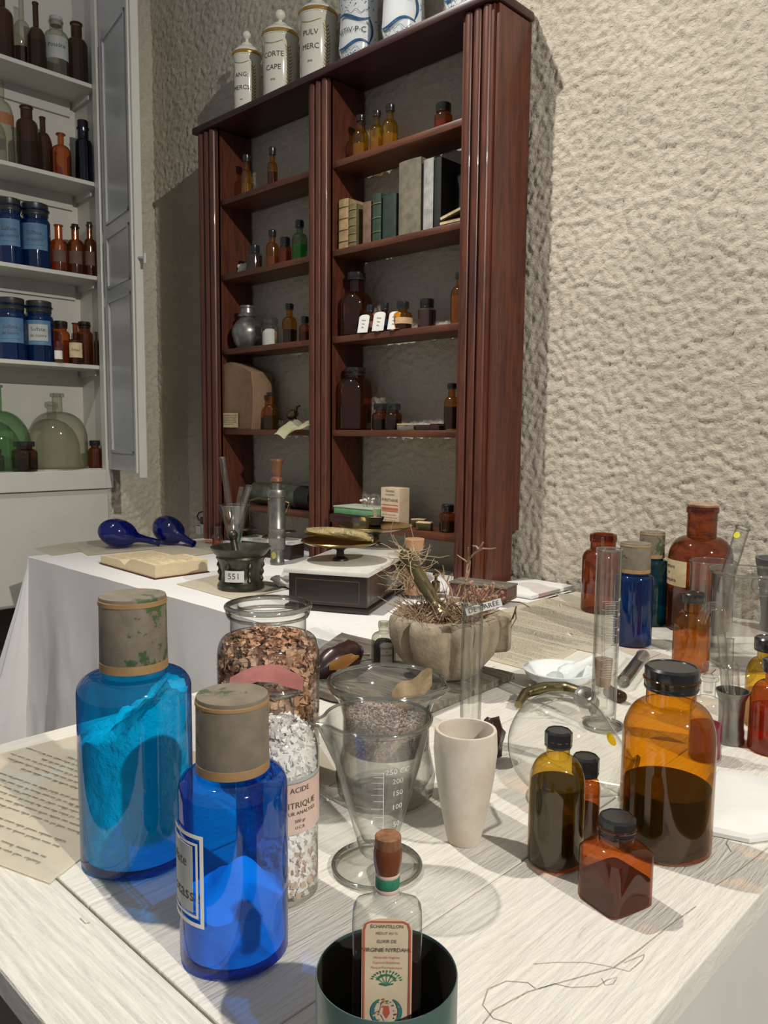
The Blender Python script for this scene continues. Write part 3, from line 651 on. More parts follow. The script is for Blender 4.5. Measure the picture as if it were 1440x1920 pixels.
shelf_bottle(800, 35, 561, RH[2], 'square-shouldered crimson bottle with black cap on the third right shelf', mat='clear_grey', liq='l_crimson', lev=.62, sz=.60, nz=.70, nr=.55, ch=.3)
shelf_bottle(861, 34, 511, RH[2], 'tall slim amber bottle half hidden by the right post', mat='amber', liq='l_yellow', lev=.55, sz=.58, nz=.74, nr=.38, ch=.12)
# fourth right shelf
shelf_bottle(665, 65, 690, RH[3], 'large brown glass jug with wide black cap on the fourth right shelf', name='storage_jar', cat='jar', mat='amber_dark', liq='l_brown', lev=.42, sz=.62, nz=.84, nr=.56, cr=.60, ch=.13)
shelf_bottle(638, 18, 715, RH[3], 'orange-brown jar standing behind the large brown jug', Y=1.99, mat='amber_red', sz=.7, nz=.85)
for px, lb, y_ in ((714, 'left one of two small dark bottles beside the brown jug', 1.955), (737, 'right one of two small dark bottles beside the brown jug', 1.93)):
    shelf_bottle(px, 33, 757, RH[3], lb, mat='amber_dark', Y=y_, liq='l_black', lev=.4, sz=.55, nz=.66, nr=.62, ch=.24, group='small dark bottles beside the brown jug')
for a, b, c, lb in ((746, 776, 'paper_y', 'tan slide box lying left on the fourth right shelf'), (781, 807, 'labelg', 'grey-topped slide box in the middle of the small boxes'), (808, 824, 'wood_top', 'dark slide box end right of the grey one')):
    x0, x1 = on_y(a, 1.90, RH[3]), on_y(b, 1.90, RH[3]); t = thing('slide_box', lb, 'box', ((x0+x1)/2, 1.915, RH[3])); w2 = (x1-x0)/2; bm = bmesh.new(); box(bm, -w2, w2, -.02, .02, 0, .016, bev=.001); finish(bm, 'box_body', 'wood_top' if c != 'paper_y' else 'oldwood', t); bm = bmesh.new(); box(bm, -w2, w2*.7, -.0205, .0205, .0165, .0205, bev=.001); finish(bm, 'lid', c, t)
shelf_bottle(846, 29, 719, RH[3], 'amber bottle half full of black liquid at the right end of the fourth right shelf', mat='amber', liq='l_black', lev=.5, sz=.52, nz=.72, nr=.45, ch=.12, Y=1.93)
# bottom right shelf
shelf_bottle(839, 32, 946, RH[4], 'red-brown bottle with black cap on the bottom right shelf', mat='amber_red', liq='l_dark', lev=.4, sz=.60, nz=.70, nr=.55, ch=.26, Y=1.94)
for a, b, tp, y_, lb in ((773, 797, 974, 1.97, 'rear of two small dull green boxes on the bottom right shelf'), (783, 809, 978, 1.915, 'front of two small dull green boxes on the bottom right shelf')):
    x0, x1 = on_y(a, y_, RH[4]), on_y(b, y_, RH[4]); t = thing('slide_box', lb, 'box', ((x0+x1)/2, y_, RH[4]), group='small boxes on the bottom right shelf'); w2 = (x1-x0)/2; t.rotation_euler.z = .35; bm = bmesh.new(); box(bm, -w2*.85, w2*.85, -.012, .012, 0, .022, bev=.001); finish(bm, 'box_body', 'brass_dark', t); bm = bmesh.new(); box(bm, -w2*.86, w2*.86, -.0125, .0125, .0225, .027, bev=.001); finish(bm, 'lid', 'paper_y', t)
x0, x1 = on_y(714, 1.90, RH[4]), on_y(748, 1.90, RH[4]); t = thing('carton', 'printed cream carton reading PYRETHANE on the bottom right shelf', 'box', ((x0+x1)/2, 1.925, RH[4])); h = ztop((x0+x1)/2, 1.9, 915)-RH[4]; w2 = (x1-x0)/2
bm = bmesh.new(); box(bm, -w2, w2, -.025, .025, 0, h, bev=.001); finish(bm, 'carton_body', pm('cream_carton', (.58, .45, .32), (.5, .38, .26), rough=.7), t)
bm = bmesh.new(); f = lambda u, v, o=0: Vector((u, -.0254-o, v+h/2)); patch(bm, f, w2*1.96, h*.96)
f2 = lambda u, v, o=0: f(u, v, .0007)
add_text(bm, 'PYRETHANE', h*.105, f2, 1, dv=h*.18, bold=.98); add_text(bm, 'Gouttes', h*.09, f2, 1, dv=h*.42); add_text(bm, 'ANTIGRIPPAL', h*.055, f2, 1, dv=h*.32)
for k, dv in enumerate((.06, -.04, -.10)): stroke(bm, [(-w2*.9, h*dv), (w2*.9, h*dv)], h*(.02 if k != 1 else .06), f2, 2)
scribble(bm, lambda u, v, o=0: f(u, v-h*.28, .0007), w2*1.8, h*.3, h*.07, random.Random(8), wd=.0007, mat=2)
finish(bm, 'printed_front', [pm('carton_front', (.66, .54, .38), rough=.7), 'ink', 'inkred'], t, smooth=False)

# porcelain jars on top
def porc(px, w, top, name, label, lines, kind, z=ZT, Y=1.945, turn=-.45):
    X = on_y(px, Y, z); d = proj((X, Y, z))[2]; R = w/2*d/F_PX; H = ztop(X, Y, top)-z; t = thing(name, label, 'jar', (X, Y, z)); a0 = camang(X, Y)+turn
    if kind == 'gold':
        hb = H*.74
        bm = bmesh.new(); lathe(bm, [(0, .003), (.9*R, .003), (.93*R, 0), (.95*R, .004), (.93*R, .02), (.93*R, hb-.008), (.97*R, hb-.004), (.97*R, hb), (.85*R, hb), (.85*R, hb-.01)], 48); finish(bm, 'jar_body', 'porcelain', t)
        bm = bmesh.new(); lathe(bm, [(0, hb), (1.0*R, hb), (1.03*R, hb+.006), (1.0*R, hb+.018), (.96*R, hb+.022), (.75*R, hb+.036), (.48*R, hb+.045), (.40*R, hb+.054), (.2*R, hb+.058), (.12*R, hb+.066), (.12*R, hb+.073)]+[(.29*R*math.sin(q), hb+.089-.29*R*math.cos(q)) for q in (.5, .8, 1.2, 1.6, 2.0, 2.4, 2.8, PI)], 48)
        ld = finish(bm, 'lid', 'porcelain', t)
        bm = bmesh.new(); lathe(bm, [(1.015*R, hb+.003), (1.036*R, hb+.005), (1.036*R, hb+.012), (1.01*R, hb+.0165)], 48); finish(bm, 'gold_rim', 'gold', ld)
        bm = bmesh.new(); pl = cylp(R*.932, a0, hb/2); f = lambda u, v, o=0: pl(u, v, .0004)
        for s, sz, dv in lines: add_text(bm, s, sz*R, f, 0, dv=dv*hb)
        finish(bm, 'lettering', ['ink'], t, smooth=False)
        bm = bmesh.new()
        for sg in (-1, 1):
            pts = [(sg*R*(.78+.15*math.sin(q*PI)), hb*(-.42+.80*q)) for q in [i/16 for i in range(17)]]; stroke(bm, pts, .0018, f, 0)
            for i in range(2, 15):
                u, v = pts[i]
                for s2 in (-1, 1): stroke(bm, [(u, v), (u+s2*R*.11, v+.006), (u+s2*R*.17, v+.013)], [.001, .0035, .0008], f, 0)
        stroke(bm, [(R*(-.6+1.2*q), hb*(.40-.05*math.sin(q*PI))) for q in [i/12 for i in range(13)]], .0025, f, 0)
        finish(bm, 'gilt_wreath', ['gold'], t, smooth=False)
    else:
        bm = bmesh.new(); lathe(bm, [(0, .003), (.78*R, .003), (.80*R, 0), (.86*R, .02), (R, .06), (.97*R, H*.3), (.92*R, H*.55), (.97*R, H*.75), (.9*R, H*.86), (.7*R, H*.92), (.74*R, H), (.66*R, H), (.62*R, H*.92)], 48); finish(bm, 'jar_body', 'porc_w', t)
        bm = bmesh.new(); pl = cylp(R, a0, H*.32); f = lambda u, v, o=0: pl(u, v, .0012)
        for s, sz, dv in lines: add_text(bm, s, sz*R, f, 1, dv=dv*H)
        for sg in (-1, 1):
            stroke(bm, [(-R*.9+R*1.9*q, sg*.042+sg*.010*math.sin(q*PI*2)) for q in [i/16 for i in range(17)]], [.003+.007*math.sin(q/16*PI) for q in range(17)], f, 0)
            stroke(bm, [(-R*.8+R*1.7*q, sg*.058+.006*math.sin(q*22)) for q in [i/40 for i in range(41)]], .0014, f, 0)
        stroke(bm, [(R*.95+.012*math.sin(q*PI), -.038+.076*q) for q in [i/14 for i in range(15)]], [.003+.006*math.sin(q/14*PI) for q in range(15)], f, 0)
        rr = random.Random(px)
        for k in range(60):
            u = rr.uniform(-1.6, 1.9)*R; v = rr.choice((rr.uniform(-.095, -.066), rr.uniform(.066, .12)))
            if u > R*1.25: v = rr.uniform(-.09, .11)
            a = rr.uniform(0, PI); l = rr.uniform(.004, .008)
            stroke(bm, [(u, v), (u+l*math.cos(a)*.5, v+l*math.sin(a)*.5), (u+l*math.cos(a), v+l*math.sin(a))], [.001, rr.uniform(.003, .006), .001], f, 0)
        finish(bm, 'blue_painting', ['inkblue', 'ink'], t, smooth=False)
porc(464, 53, 72, 'porcelain_jar', 'smallest white porcelain lidded jar, at the left end of the bookcase top', [('ANG:', .42, .16), ('MERCS:', .42, -.05), ('ana', .16, -.24)], 'gold')
porc(526, 68, 34, 'porcelain_jar', 'gilt porcelain lidded jar marked CORTE, second from left on the bookcase', [('CORTE', .38, .18), ('CAPE', .38, -.02), ('ana', .2, -.2)], 'gold')
porc(596, 72, -8, 'porcelain_jar', 'gilt porcelain lidded jar marked PULV, beside the blue painted jars', [('PULV', .38, .2), ('MERC', .38, 0), ('ana', .2, -.2)], 'gold')
porc(673, 76, -50, 'faience_jar', 'blue and white faience jar lettered NITIV P C on the bookcase top', [('NITIV·P·C', .38, 0)], 'blue')
porc(756, 82, -100, 'faience_jar', 'second blue and white faience jar, right of the lettered one', [], 'blue')
porc(868, 70, -170, 'faience_jar', 'blue faience jar cut off at the top edge near the right post', [], 'blue')

# ---------------------------------------------------------------- cupboard contents
def cup_bottle(px, w, top, k, label, X=-3.60, name='pharmacy_bottle', cat='bottle', group=None, **kw):
    z = CZ[k]; y = on_x(px, X, z); d = proj((X, y, z))[2]; R = w/2*d/F_PX; H = ztop(X, y, top)-z
    t = thing(name, label, cat, (X, y, z), group=group); bottle(t, R, H, n=28, **kw); return t, R, H
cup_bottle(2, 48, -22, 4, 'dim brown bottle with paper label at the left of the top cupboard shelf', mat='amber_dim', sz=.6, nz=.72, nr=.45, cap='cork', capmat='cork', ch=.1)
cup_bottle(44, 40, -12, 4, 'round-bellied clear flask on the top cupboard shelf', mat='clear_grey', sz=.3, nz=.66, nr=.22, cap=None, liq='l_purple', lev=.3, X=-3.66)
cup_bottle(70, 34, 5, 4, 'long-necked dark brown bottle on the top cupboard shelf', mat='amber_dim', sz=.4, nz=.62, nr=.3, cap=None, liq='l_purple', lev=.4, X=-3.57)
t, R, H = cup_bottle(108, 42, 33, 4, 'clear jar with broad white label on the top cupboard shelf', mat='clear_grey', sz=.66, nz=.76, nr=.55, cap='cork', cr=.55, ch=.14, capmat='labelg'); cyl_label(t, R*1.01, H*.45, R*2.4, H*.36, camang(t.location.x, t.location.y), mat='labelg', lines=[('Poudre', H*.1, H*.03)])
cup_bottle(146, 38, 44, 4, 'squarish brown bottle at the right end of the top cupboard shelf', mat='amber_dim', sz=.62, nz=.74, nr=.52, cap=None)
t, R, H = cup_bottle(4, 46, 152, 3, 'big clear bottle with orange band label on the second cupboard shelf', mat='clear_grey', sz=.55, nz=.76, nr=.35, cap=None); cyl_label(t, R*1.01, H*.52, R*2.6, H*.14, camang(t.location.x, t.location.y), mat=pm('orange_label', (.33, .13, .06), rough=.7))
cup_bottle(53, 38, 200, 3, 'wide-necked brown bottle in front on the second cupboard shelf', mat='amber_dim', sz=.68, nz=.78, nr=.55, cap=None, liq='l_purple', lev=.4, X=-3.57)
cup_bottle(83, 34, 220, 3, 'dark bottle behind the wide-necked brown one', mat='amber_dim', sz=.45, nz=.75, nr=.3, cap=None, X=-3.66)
cup_bottle(116, 36, 251, 3, 'small orange-brown long-necked bottle with flared lip in the cupboard', mat='amber_red', sz=.52, nz=.74, nr=.3, lip=1.6, cap=None)
cup_bottle(158, 32, 227, 3, 'tall very dark blue bottle at the right of the second cupboard shelf', mat='navy', sz=.62, nz=.7, nr=.62, cap='flat', cr=.62, ch=.24, capmat='navy')
for px, w_, tp, k, lb, lm in ((21, 44, 374, 2, 'left blue jar with framed label on the third cupboard shelf', 'labelb'), (69, 52, 384, 2, 'right blue jar with grey lid on the third cupboard shelf', 'labelb'), (24, 52, 560, 1, 'left blue jar with dark lid on the fourth cupboard shelf', 'labelb'), (76, 50, 566, 1, 'right blue jar with white label on the fourth cupboard shelf', 'labelg')):
    t, R, H = cup_bottle(px, w_, tp, k, lb, name='blue_jar', cat='jar', mat='blue_c', sz=.70, nz=.76, nr=.86, cap='flat', cr=.90, ch=.19, capmat='cap_grey', group='blue jars in the cupboard')
    a0 = camang(t.location.x, t.location.y)-.1; cyl_label(t, R*1.01, H*.47, R*1.9, H*.40, a0, mat='labelb', name='label_frame'); cyl_label(t, R*1.035, H*.47, R*1.4, H*.27, a0, mat=lm, lines=[('Sulfate', H*.085, H*.05), ('de cuivre', H*.07, -H*.05)])
for px, w_, tp, lb in ((112, 32, 422, 'left brown bottle on the third cupboard shelf'), (143, 32, 421, 'middle brown bottle with faded label on the third cupboard shelf'), (170, 24, 417, 'right stoppered brown bottle on the third cupboard shelf')):
    t, R, H = cup_bottle(px, w_, tp, 2, lb, mat='amber_red' if px < 120 else 'amber_dark', sz=.55, nz=.70, nr=.42, lip=1.25, cap='cork' if px > 120 else None, cr=.4, ch=.1, capmat='amber_dim', group='brown bottles in the cupboard')
    cyl_label(t, R*1.01, H*.33, R*1.5, H*.25, camang(t.location.x, t.location.y), mat=pm('brown_faded_label', (.12, .07, .05), rough=.7))
cup_bottle(115, 33, 603, 1, 'red-brown squat jar with black lid on the fourth cupboard shelf', mat='amber_red', sz=.68, nz=.78, nr=.7, cap='flat', cr=.8, ch=.16, X=-3.64)
t, R, H = cup_bottle(110, 16, 640, 1, 'tiny clear phial with white label in front of the squat jar', mat='clear_grey', cap=None, X=-3.54); cyl_label(t, R*1.02, H*.35, R*1.9, H*.4, camang(t.location.x, t.location.y), mat='labelw')
t, R, H = cup_bottle(143, 26, 606, 1, 'narrow-necked dark bottle with tan square label in the cupboard', mat='amber_dark', sz=.5, nz=.62, nr=.35, lip=1.4, cap=None, X=-3.56); cyl_label(t, R*1.02, H*.33, R*2.0, H*.36, camang(t.location.x, t.location.y), mat='paper_y', lines=[('Ether', H*.09, 0)])
cup_bottle(160, 30, 604, 1, 'dark brown jar with wide mouth behind the tan-labelled bottle', mat='amber_dark', sz=.68, nz=.78, nr=.7, cap='flat', cr=.74, ch=.14, X=-3.62)
cup_bottle(182, 9, 622, 1, 'dark bottle at the right end of the fourth cupboard shelf', mat='amber_dim', X=-3.57)
cup_bottle(0, 112, 722, 0, 'big green glass demijohn on the bottom cupboard shelf', name='demijohn', cat='demijohn', mat='green', sz=.28, nz=.70, nr=.13, lip=1.4, cap=None, X=-3.622)
cup_bottle(111, 104, 738, 0, 'big clear glass demijohn on the bottom cupboard shelf', name='demijohn', cat='demijohn', mat='clear_grey', sz=.40, nz=.76, nr=.17, lip=1.4, cap=None, X=-3.64, liph=.05)
cup_bottle(47, 46, 828, 0, 'brown wide-capped bottle between the two demijohns', mat='amber_dark', sz=.6, nz=.74, nr=.6, ch=.18, X=-3.53, liq='l_dark', lev=.4)
cup_bottle(-4, 24, 842, 0, 'brown bottle half out of frame before the green demijohn', mat='amber_dark', sz=.6, nz=.74, nr=.5, ch=.18, X=-3.56)
cup_bottle(179, 24, 826, 0, 'brown bottle with black cap right of the clear demijohn', mat='amber_dark', sz=.6, nz=.74, nr=.6, ch=.2, X=-3.57)

# ---------------------------------------------------------------- tables
TZ = .75
nt_ = thing('painted_table', 'white painted plank table in the foreground carrying bottles and glassware', 'table', (-.7, 1.1, 0))
TX0, TX1, TY0, TY1 = -1.155, -.24, .226, 2.0
bm = bmesh.new(); yb = .318; xs = [TX0, -.925, -.6925, -.4435, TX1]
for a, b in zip(xs[:-1], xs[1:]): box(bm, a+.0008, b-.0008, yb+.001, TY1, TZ-.028, TZ, bev=.0018)
W2(bm, nt_); finish(bm, 'tabletop', 'plank_y', nt_, smooth=False)
bm = bmesh.new(); box(bm, TX0, TX1, TY0, yb-.001, TZ-.028, TZ, bev=.003); W2(bm, nt_); finish(bm, 'breadboard_end', 'plank_x', nt_, smooth=False)
bm = bmesh.new(); box(bm, TX0+.012, TX1-.006, TY0+.012, TY1, .02, TZ-.0285, bev=.004); W2(bm, nt_); finish(bm, 'base_panel', 'tableside', nt_, smooth=False)
bm = bmesh.new(); box(bm, TX0+.02, TX1-.03, TY0+.004, TY0+.0115, .02, TZ-.0285, bev=.002); W2(bm, nt_); finish(bm, 'front_panel', pm('shade_toned_front', (.16, .14, .115), (.13, .115, .095), scale=5, rough=.8), nt_, smooth=False)  # dark colour stands in for the shadow gap below the table's front edge
# pencil lines and stains scratched in the paint
bm = bmesh.new(); f = lambda u, v, o=0: Vector((u, v, TZ+.0004+o*.2)); w2l = lambda p: (p.x, p.y)
def pxs(l): return [w2l(P(a, b, Z=TZ)) for a, b in l]
for l, wd in (([(905, 1920), (925, 1895), (990, 1860), (1060, 1840), (1150, 1815), (1200, 1780), (1250, 1740), (1305, 1700)], .0009), ([(1005, 1855), (990, 1843), (950, 1840), (915, 1855), (905, 1885), (925, 1910), (960, 1920)], .0008), ([(1010, 1855), (1040, 1845), (1070, 1852), (1120, 1850), (1138, 1838), (1158, 1832), (1150, 1845), (1135, 1848), (1128, 1835)], .0007),
              ([(1000, 1808), (1040, 1805), (1100, 1805), (1140, 1812), (1180, 1822), (1205, 1800), (1208, 1790), (1170, 1806)], .0006), ([(1340, 1662), (1390, 1630), (1440, 1590)], .0008), ([(1367, 1572), (1362, 1582), (1368, 1592), (1372, 1598)], .0009), ([(150, 1722), (160, 1732), (168, 1730)], .001)):
    stroke(bm, pxs(l), wd, f, 0)
for v in bm.verts: v.co -= Vector((-.7, 1.1, 0))
finish(bm, 'scratches', [pm('grime', (.25, .22, .17), (.40, .36, .28), scale=300, rough=.9)], nt_, smooth=False)

FX0, FX1, FY0, FY1 = -2.84, -1.165, 1.125, 2.0
ft = thing('side_table', 'long table under a white cloth standing against the back wall', 'table', (-2, 1.55, 0))
bm = bmesh.new(); box(bm, FX0+.02, FX1-.02, FY0+.02, FY1, .70, TZ-.008); W2(bm, ft); finish(bm, 'tabletop', 'oldwood', ft, smooth=False)
for x in (FX0+.06, FX1-.08):
    for y in (FY0+.06, FY1-.05):
        bm = bmesh.new(); box(bm, x-.025, x+.025, y-.025, y+.025, 0, .70); W2(bm, ft); finish(bm, 'leg', 'oldwood', ft, smooth=False)
# white tablecloth: top, front skirt, left skirt, flared corner
bm = bmesh.new(); 
path = []            # perimeter from back-left, around the front-left corner, to front-right: (x, y, nx, ny, s, cornerweight)
n1, n2, nc = 40, 150, 26; rc = .012
for i in range(n1): path.append((FX0, FY1-(FY1-FY0-rc)*i/n1, -1, 0, 0))
for i in range(nc+1):
    a = PI+PI/2*i/nc; path.append((FX0+rc+rc*math.cos(a), FY0+rc+rc*math.sin(a), math.cos(a), math.sin(a), math.sin(PI*i/nc)))
for i in range(1, n2+1): path.append((FX0+rc+(FX1-FX0-rc)*i/n2, FY0, 0, -1, 0))
nd = 26; rows = []
for k, (x, y, nx, ny, cw) in enumerate(path):
    s = k*.011; row = []
    for j in range(nd+1):
        t = j/nd; z = TZ-.008*min(1, t*30)-.70*t
        fo = .020*math.sin(s*14+1.5*noise.noise(Vector((s*2, 0, 0))))+.016*noise.noise(Vector((s*7, t*1.5, 3)))+.006*noise.noise(Vector((s*22, t*6, 3)))
        push = .004+(t**1.2)*(.03+fo*1.2)+cw*.15*t**1.05*(1+.12*math.sin(k*1.4))
        row.append(bm.verts.new((x+nx*push, y+ny*push, z+.002*noise.noise(Vector((s*9, t*9, 1))))))
    rows.append(row)
for a, b in zip(rows[:-1], rows[1:]):
    for j in range(nd): bm.faces.new((a[j], b[j], b[j+1], a[j+1]))
NX, NY = 90, 50; gx = [[None]*(NY+1) for _ in range(NX+1)]
for i in range(NX+1):
    for j in range(NY+1):
        x = FX0-.003+(FX1-FX0+.003)*i/NX; y = FY0-.003+(FY1-FY0+.003)*j/NY
        gx[i][j] = bm.verts.new((x, y, TZ-.0012+.0011*noise.noise(Vector((x*9, y*9, 2)))))
for i in range(NX):
    for j in range(NY): bm.faces.new((gx[i][j], gx[i+1][j], gx[i+1][j+1], gx[i][j+1]))
clo = finish(bm, 'tablecloth', 'cloth', autosm=50); tag(clo, 'white cloth draped over the long side table, hanging in folds at its front corner', 'tablecloth')
# folded cloth pad under the right end
bm = bmesh.new(); a = P(1008, 1122, Z=TZ); box(bm, a.x-.17, a.x, a.y-.03, YW-.015, TZ+.0005, TZ+.012, bev=.004); tag(finish(bm, 'folded_cloth', 'cloth', autosm=40), 'small folded white cloth at the foot of the bookcase right side', 'cloth')

# ---------------------------------------------------------------- papers
def sheet(pxq, label, z=TZ+.0008, wav=.0008, mat='paper', text=True, line=.011, seed=1, name='manuscript', group=None, lift=None, fill=.9, wd=.0006, size=None, nx=14, cat='paper', flip=False):
    c = [P(a, b, Z=z) for a, b in pxq]; rng = random.Random(seed); bm = bmesh.new()
    def at(u, v, o=0):
        p = (c[0]*(1-u)+c[1]*u)*(1-v)+(c[3]*(1-u)+c[2]*u)*v
        h = wav*(.5+.5*noise.noise(Vector((u*2.5+seed, v*2.5, seed))))*1.6
        if lift: h += lift[2]*max(0, 1-math.hypot(u-lift[0], v-lift[1])/lift[3])**1.5
        return Vector((p.x, p.y, z+h+o))
    g = [[bm.verts.new(at(i/nx, j/nx)) for j in range(nx+1)] for i in range(nx+1)]
    for i in range(nx):
        for j in range(nx): bm.faces.new((g[i][j], g[i+1][j], g[i+1][j+1], g[i][j+1]))
    bmesh.ops.solidify(bm, geom=list(bm.faces), thickness=-.0005)
    W_, H_ = (c[1]-c[0]).length, (c[3]-c[0]).length
    if text:
        f = lambda u, v, o=0: at(min(1, max(0, .5+u/W_)), min(1, max(0, .5+v/H_)), .0009)
        scribble(bm, f, W_*.88, H_*.9, line, rng, wd=wd, mat=1, fill=fill, size=size)
    o = finish(bm, name, [mat, 'ink'], smooth=False); tag(o, label, cat, group); return o
sheet([(92, 1657), (-330, 1500), (100, 1388), (330, 1470)][::-1], 'handwritten old letter lying at the left corner under the tall blue jar', z=TZ+.0012, line=.0105, seed=5, wd=.00065, size=.0036)
sheet([(20, 1412), (170, 1372), (420, 1420), (330, 1470)], 'pale folded sheet behind the tall blue jar near the table edge', z=TZ+.0012, text=False, seed=9)
sheet([(600, 1400), (640, 1460), (480, 1560), (430, 1480)], 'plain folded sheet lying between the clear jars and the graduated measure', z=TZ+.0012, text=False, seed=19)
sheet([(1024, 1121), (1219, 1166), (1120, 1226), (860, 1166)], 'large handwritten sheet with its corner pushed against the small blue jar', z=TZ+.0022, seed=12, line=.0085, wd=.0006, size=.003, lift=(1, 0, .004, .3))
sheet([(900, 1150), (1105, 1205), (1010, 1262), (780, 1200)], 'handwritten sheet partly under the stone mortar', z=TZ+.0014, seed=14, line=.0085, wd=.0006, size=.003)
sheet([(1040, 1113), (1110, 1116), (1190, 1180), (1080, 1140)], 'blank sheet corner beneath the letters near the wall', z=TZ+.0012, text=False, seed=21)
sheet([(62, 1029), (125, 1018), (165, 1032), (98, 1042)], 'pale sheet at the far left corner of the side table', z=TZ+.001, text=False, seed=3, nx=6)
sheet([(125, 1019), (260, 1004), (345, 1024), (165, 1041)], 'grey-white sheet lying under the left blue glass flask', z=TZ+.002, text=True, seed=4, line=.012, wd=.0005)
sheet([(250, 1040), (395, 1010), (440, 1030), (300, 1052)], 'creased sheet under the right blue glass flask', z=TZ+.0025, text=False, seed=6, nx=8)
sheet([(330, 1095), (420, 1075), (560, 1100), (440, 1125)], 'greyish sheet lying beneath the bronze mortar', z=TZ+.001, text=False, seed=8, nx=6)

# ---------------------------------------------------------------- side table objects
def tobj(name, label, cat, px, pyb, w, z=TZ, group=None):
    x, y, r = stand(px, pyb, w, z); return thing(name, label, cat, (x, y, z), group=group), r
for (cx, cy, tx, ty, lb) in ((221, 1001, 300, 1019, 'left one of two cobalt blue long-necked glass flasks lying on the side table'), (316, 995, 363, 1021, 'right one of two cobalt blue glass flasks lying on the side table')):
    c = P(cx, cy, Z=TZ+.0575); tp = P(tx, ty, Z=TZ+.014); ax = (tp-c); L_ = ax.length; t = thing('blue_flask', lb, 'flask', c, group='cobalt blue flasks on the side table')
    t.rotation_mode = 'QUATERNION'; t.rotation_quaternion = ax.to_track_quat('Z', 'Y')
    a, b = .074, .0545; pr = [(b*math.sin(q), -a*math.cos(q)) for q in [PI*i/22 for i in range(20)]]; pr += [(.017, a+.004), (.0135, a+.03), (.0125, L_-.012), (.0145, L_), (.010, L_), (.009, L_-.02)]
    pr[0] = (0, -a); bm = bmesh.new(); lathe(bm, pr, 36); finish(bm, 'glass_body', 'cobalt', t)
# open book
A_, B_, D_ = P(291, 1086, Z=TZ), P(189, 1057, Z=TZ), P(406, 1077, Z=TZ); u_ = (A_-B_); v_ = (D_-A_); v_ = v_-u_*(v_.dot(u_)/u_.length_squared); rz = math.atan2(u_.y, u_.x); Wb, Hb = u_.length, v_.length
t = thing('open_book', 'thick old book lying open on the side table before the blue flasks', 'book', (B_.x, B_.y, TZ+.001), rz)
gut = .48
for k, (a, b, th) in enumerate(((0, gut*Wb, .030), (gut*Wb, Wb, .044))):
    bm = bmesh.new(); rows = []
    for j in (0, 1):
        row = []
        for i in range(17):
            q = i/16; x = a+(b-a)*q; e = q if k else 1-q
            zt = th*(.45+.55*math.sin(min(1, e*3.2)*PI/2)) - .004*e
            row.append((x, zt))
        rows.append([bm.verts.new((x, Hb*j, z)) for x, z in row]+[bm.verts.new((x, Hb*j, .002)) for x, z in row[::-1]])
    n = len(rows[0])
    for i in range(n): bm.faces.new((rows[0][i], rows[0][(i+1) % n], rows[1][(i+1) % n], rows[1][i]))
    bm.faces.new(rows[0][::-1]); bm.faces.new(rows[1])
    def fp(uu, vv, o=0, a=a, b=b, k=k, th=th):
        q = min(1, max(0, .5+uu/(b-a))); e = q if k else 1-q; return Vector((a+(b-a)*q, Hb/2+vv, th*(.45+.55*math.sin(min(1, e*3.2)*PI/2))-.004*e+.0008))
    scribble(bm, fp, (b-a)*.8, Hb*.86, .0095, random.Random(k), wd=.0005, size=.002); finish(bm, 'page_block', [pm('book_pages%d' % k, (.78, .66, .44), (.62, .49, .29), scale=60, stretch=(1, 1, 30), rough=.85), 'ink'], t, autosm=40)
bm = bmesh.new(); box(bm, -.006, Wb+.004, -.004, Hb+.004, -.0005, .002, bev=.0006); finish(bm, 'cover', pm('red_brown_cover', (.12, .03, .02), rough=.6), t)

# bronze mortar marked 551
t, R = tobj('bronze_mortar', 'dark bronze mortar with flared lip and white tag numbered 551', 'mortar', 452, 1112, 86); x, y = t.location.x, t.location.y; H = ztop(x, y, 1026)-TZ
bm = bmesh.new(); lathe(bm, [(0, .004), (R, 0), (R*1.02, .010), (R*.94, .018), (R*.86, .026), (R*.84, H*.35), (R*.90, H*.55), (R*.98, H*.70), (R*1.05, H*.75), (R*1.02, H*.79), (R*1.12, H*.84), (R*1.28, H*.97), (R*1.30, H), (R*1.22, H), (R*1.02, H*.80), (R*.8, H*.5), (R*.6, H*.2), (0, H*.16)], 56, rf=lambda a, z: 1+(.025*math.cos(8*a) if H*.3 < z < H*.7 else 0)+(.012*math.sin(3*a) if z > H*.9 else 0)); finish(bm, 'mortar_body', 'bronze', t)
a0 = camang(x, y)
for k in range(6):
    a = a0+.42+k*PI/3; bm = bmesh.new(); zs = [H*(.18+.56*i/12) for i in range(13)]
    tube(bm, [((R*(.86+.14*(z/H))+.006)*math.cos(a), 0, 0) if 0 else Vector(((R*(.84+.16*(z/H)))*math.cos(a), (R*(.84+.16*(z/H)))*math.sin(a), z)) for z in zs], [.005+.0025*math.sin(i*1.7) for i in range(13)], 8); finish(bm, 'rib', 'bronze', t)
cyl_label(t, R*.93+.004, H*.36, R*.86, H*.27, a0-.30, lines=[('551', H*.2, 0)], mat='paper_w', name='number_tag')
pst = thing('bronze_pestle', 'bronze pestle with ball knob leaning in the numbered mortar', 'pestle', (x, y, TZ+H*.2)); dirp = (P(436, 1002, Y=y+.0)-Vector((x+.0, y, TZ+H*.22)))
pst.rotation_mode = 'QUATERNION'; pst.rotation_quaternion = dirp.to_track_quat('Z', 'Y'); Lp = dirp.length
bm = bmesh.new(); lathe(bm, [(0, 0), (.020, .003), (.022, .02), (.014, .035), (.010, .05), (.0095, Lp-.015), (.012, Lp-.012)]+[(.0155*math.sin(q), Lp-.0155*math.cos(q)) for q in (.9, 1.3, 1.7, 2.1, 2.5, 2.9)]+[(0, Lp+.0155)], 28); finish(bm, 'pestle_body', 'bronze', pst)

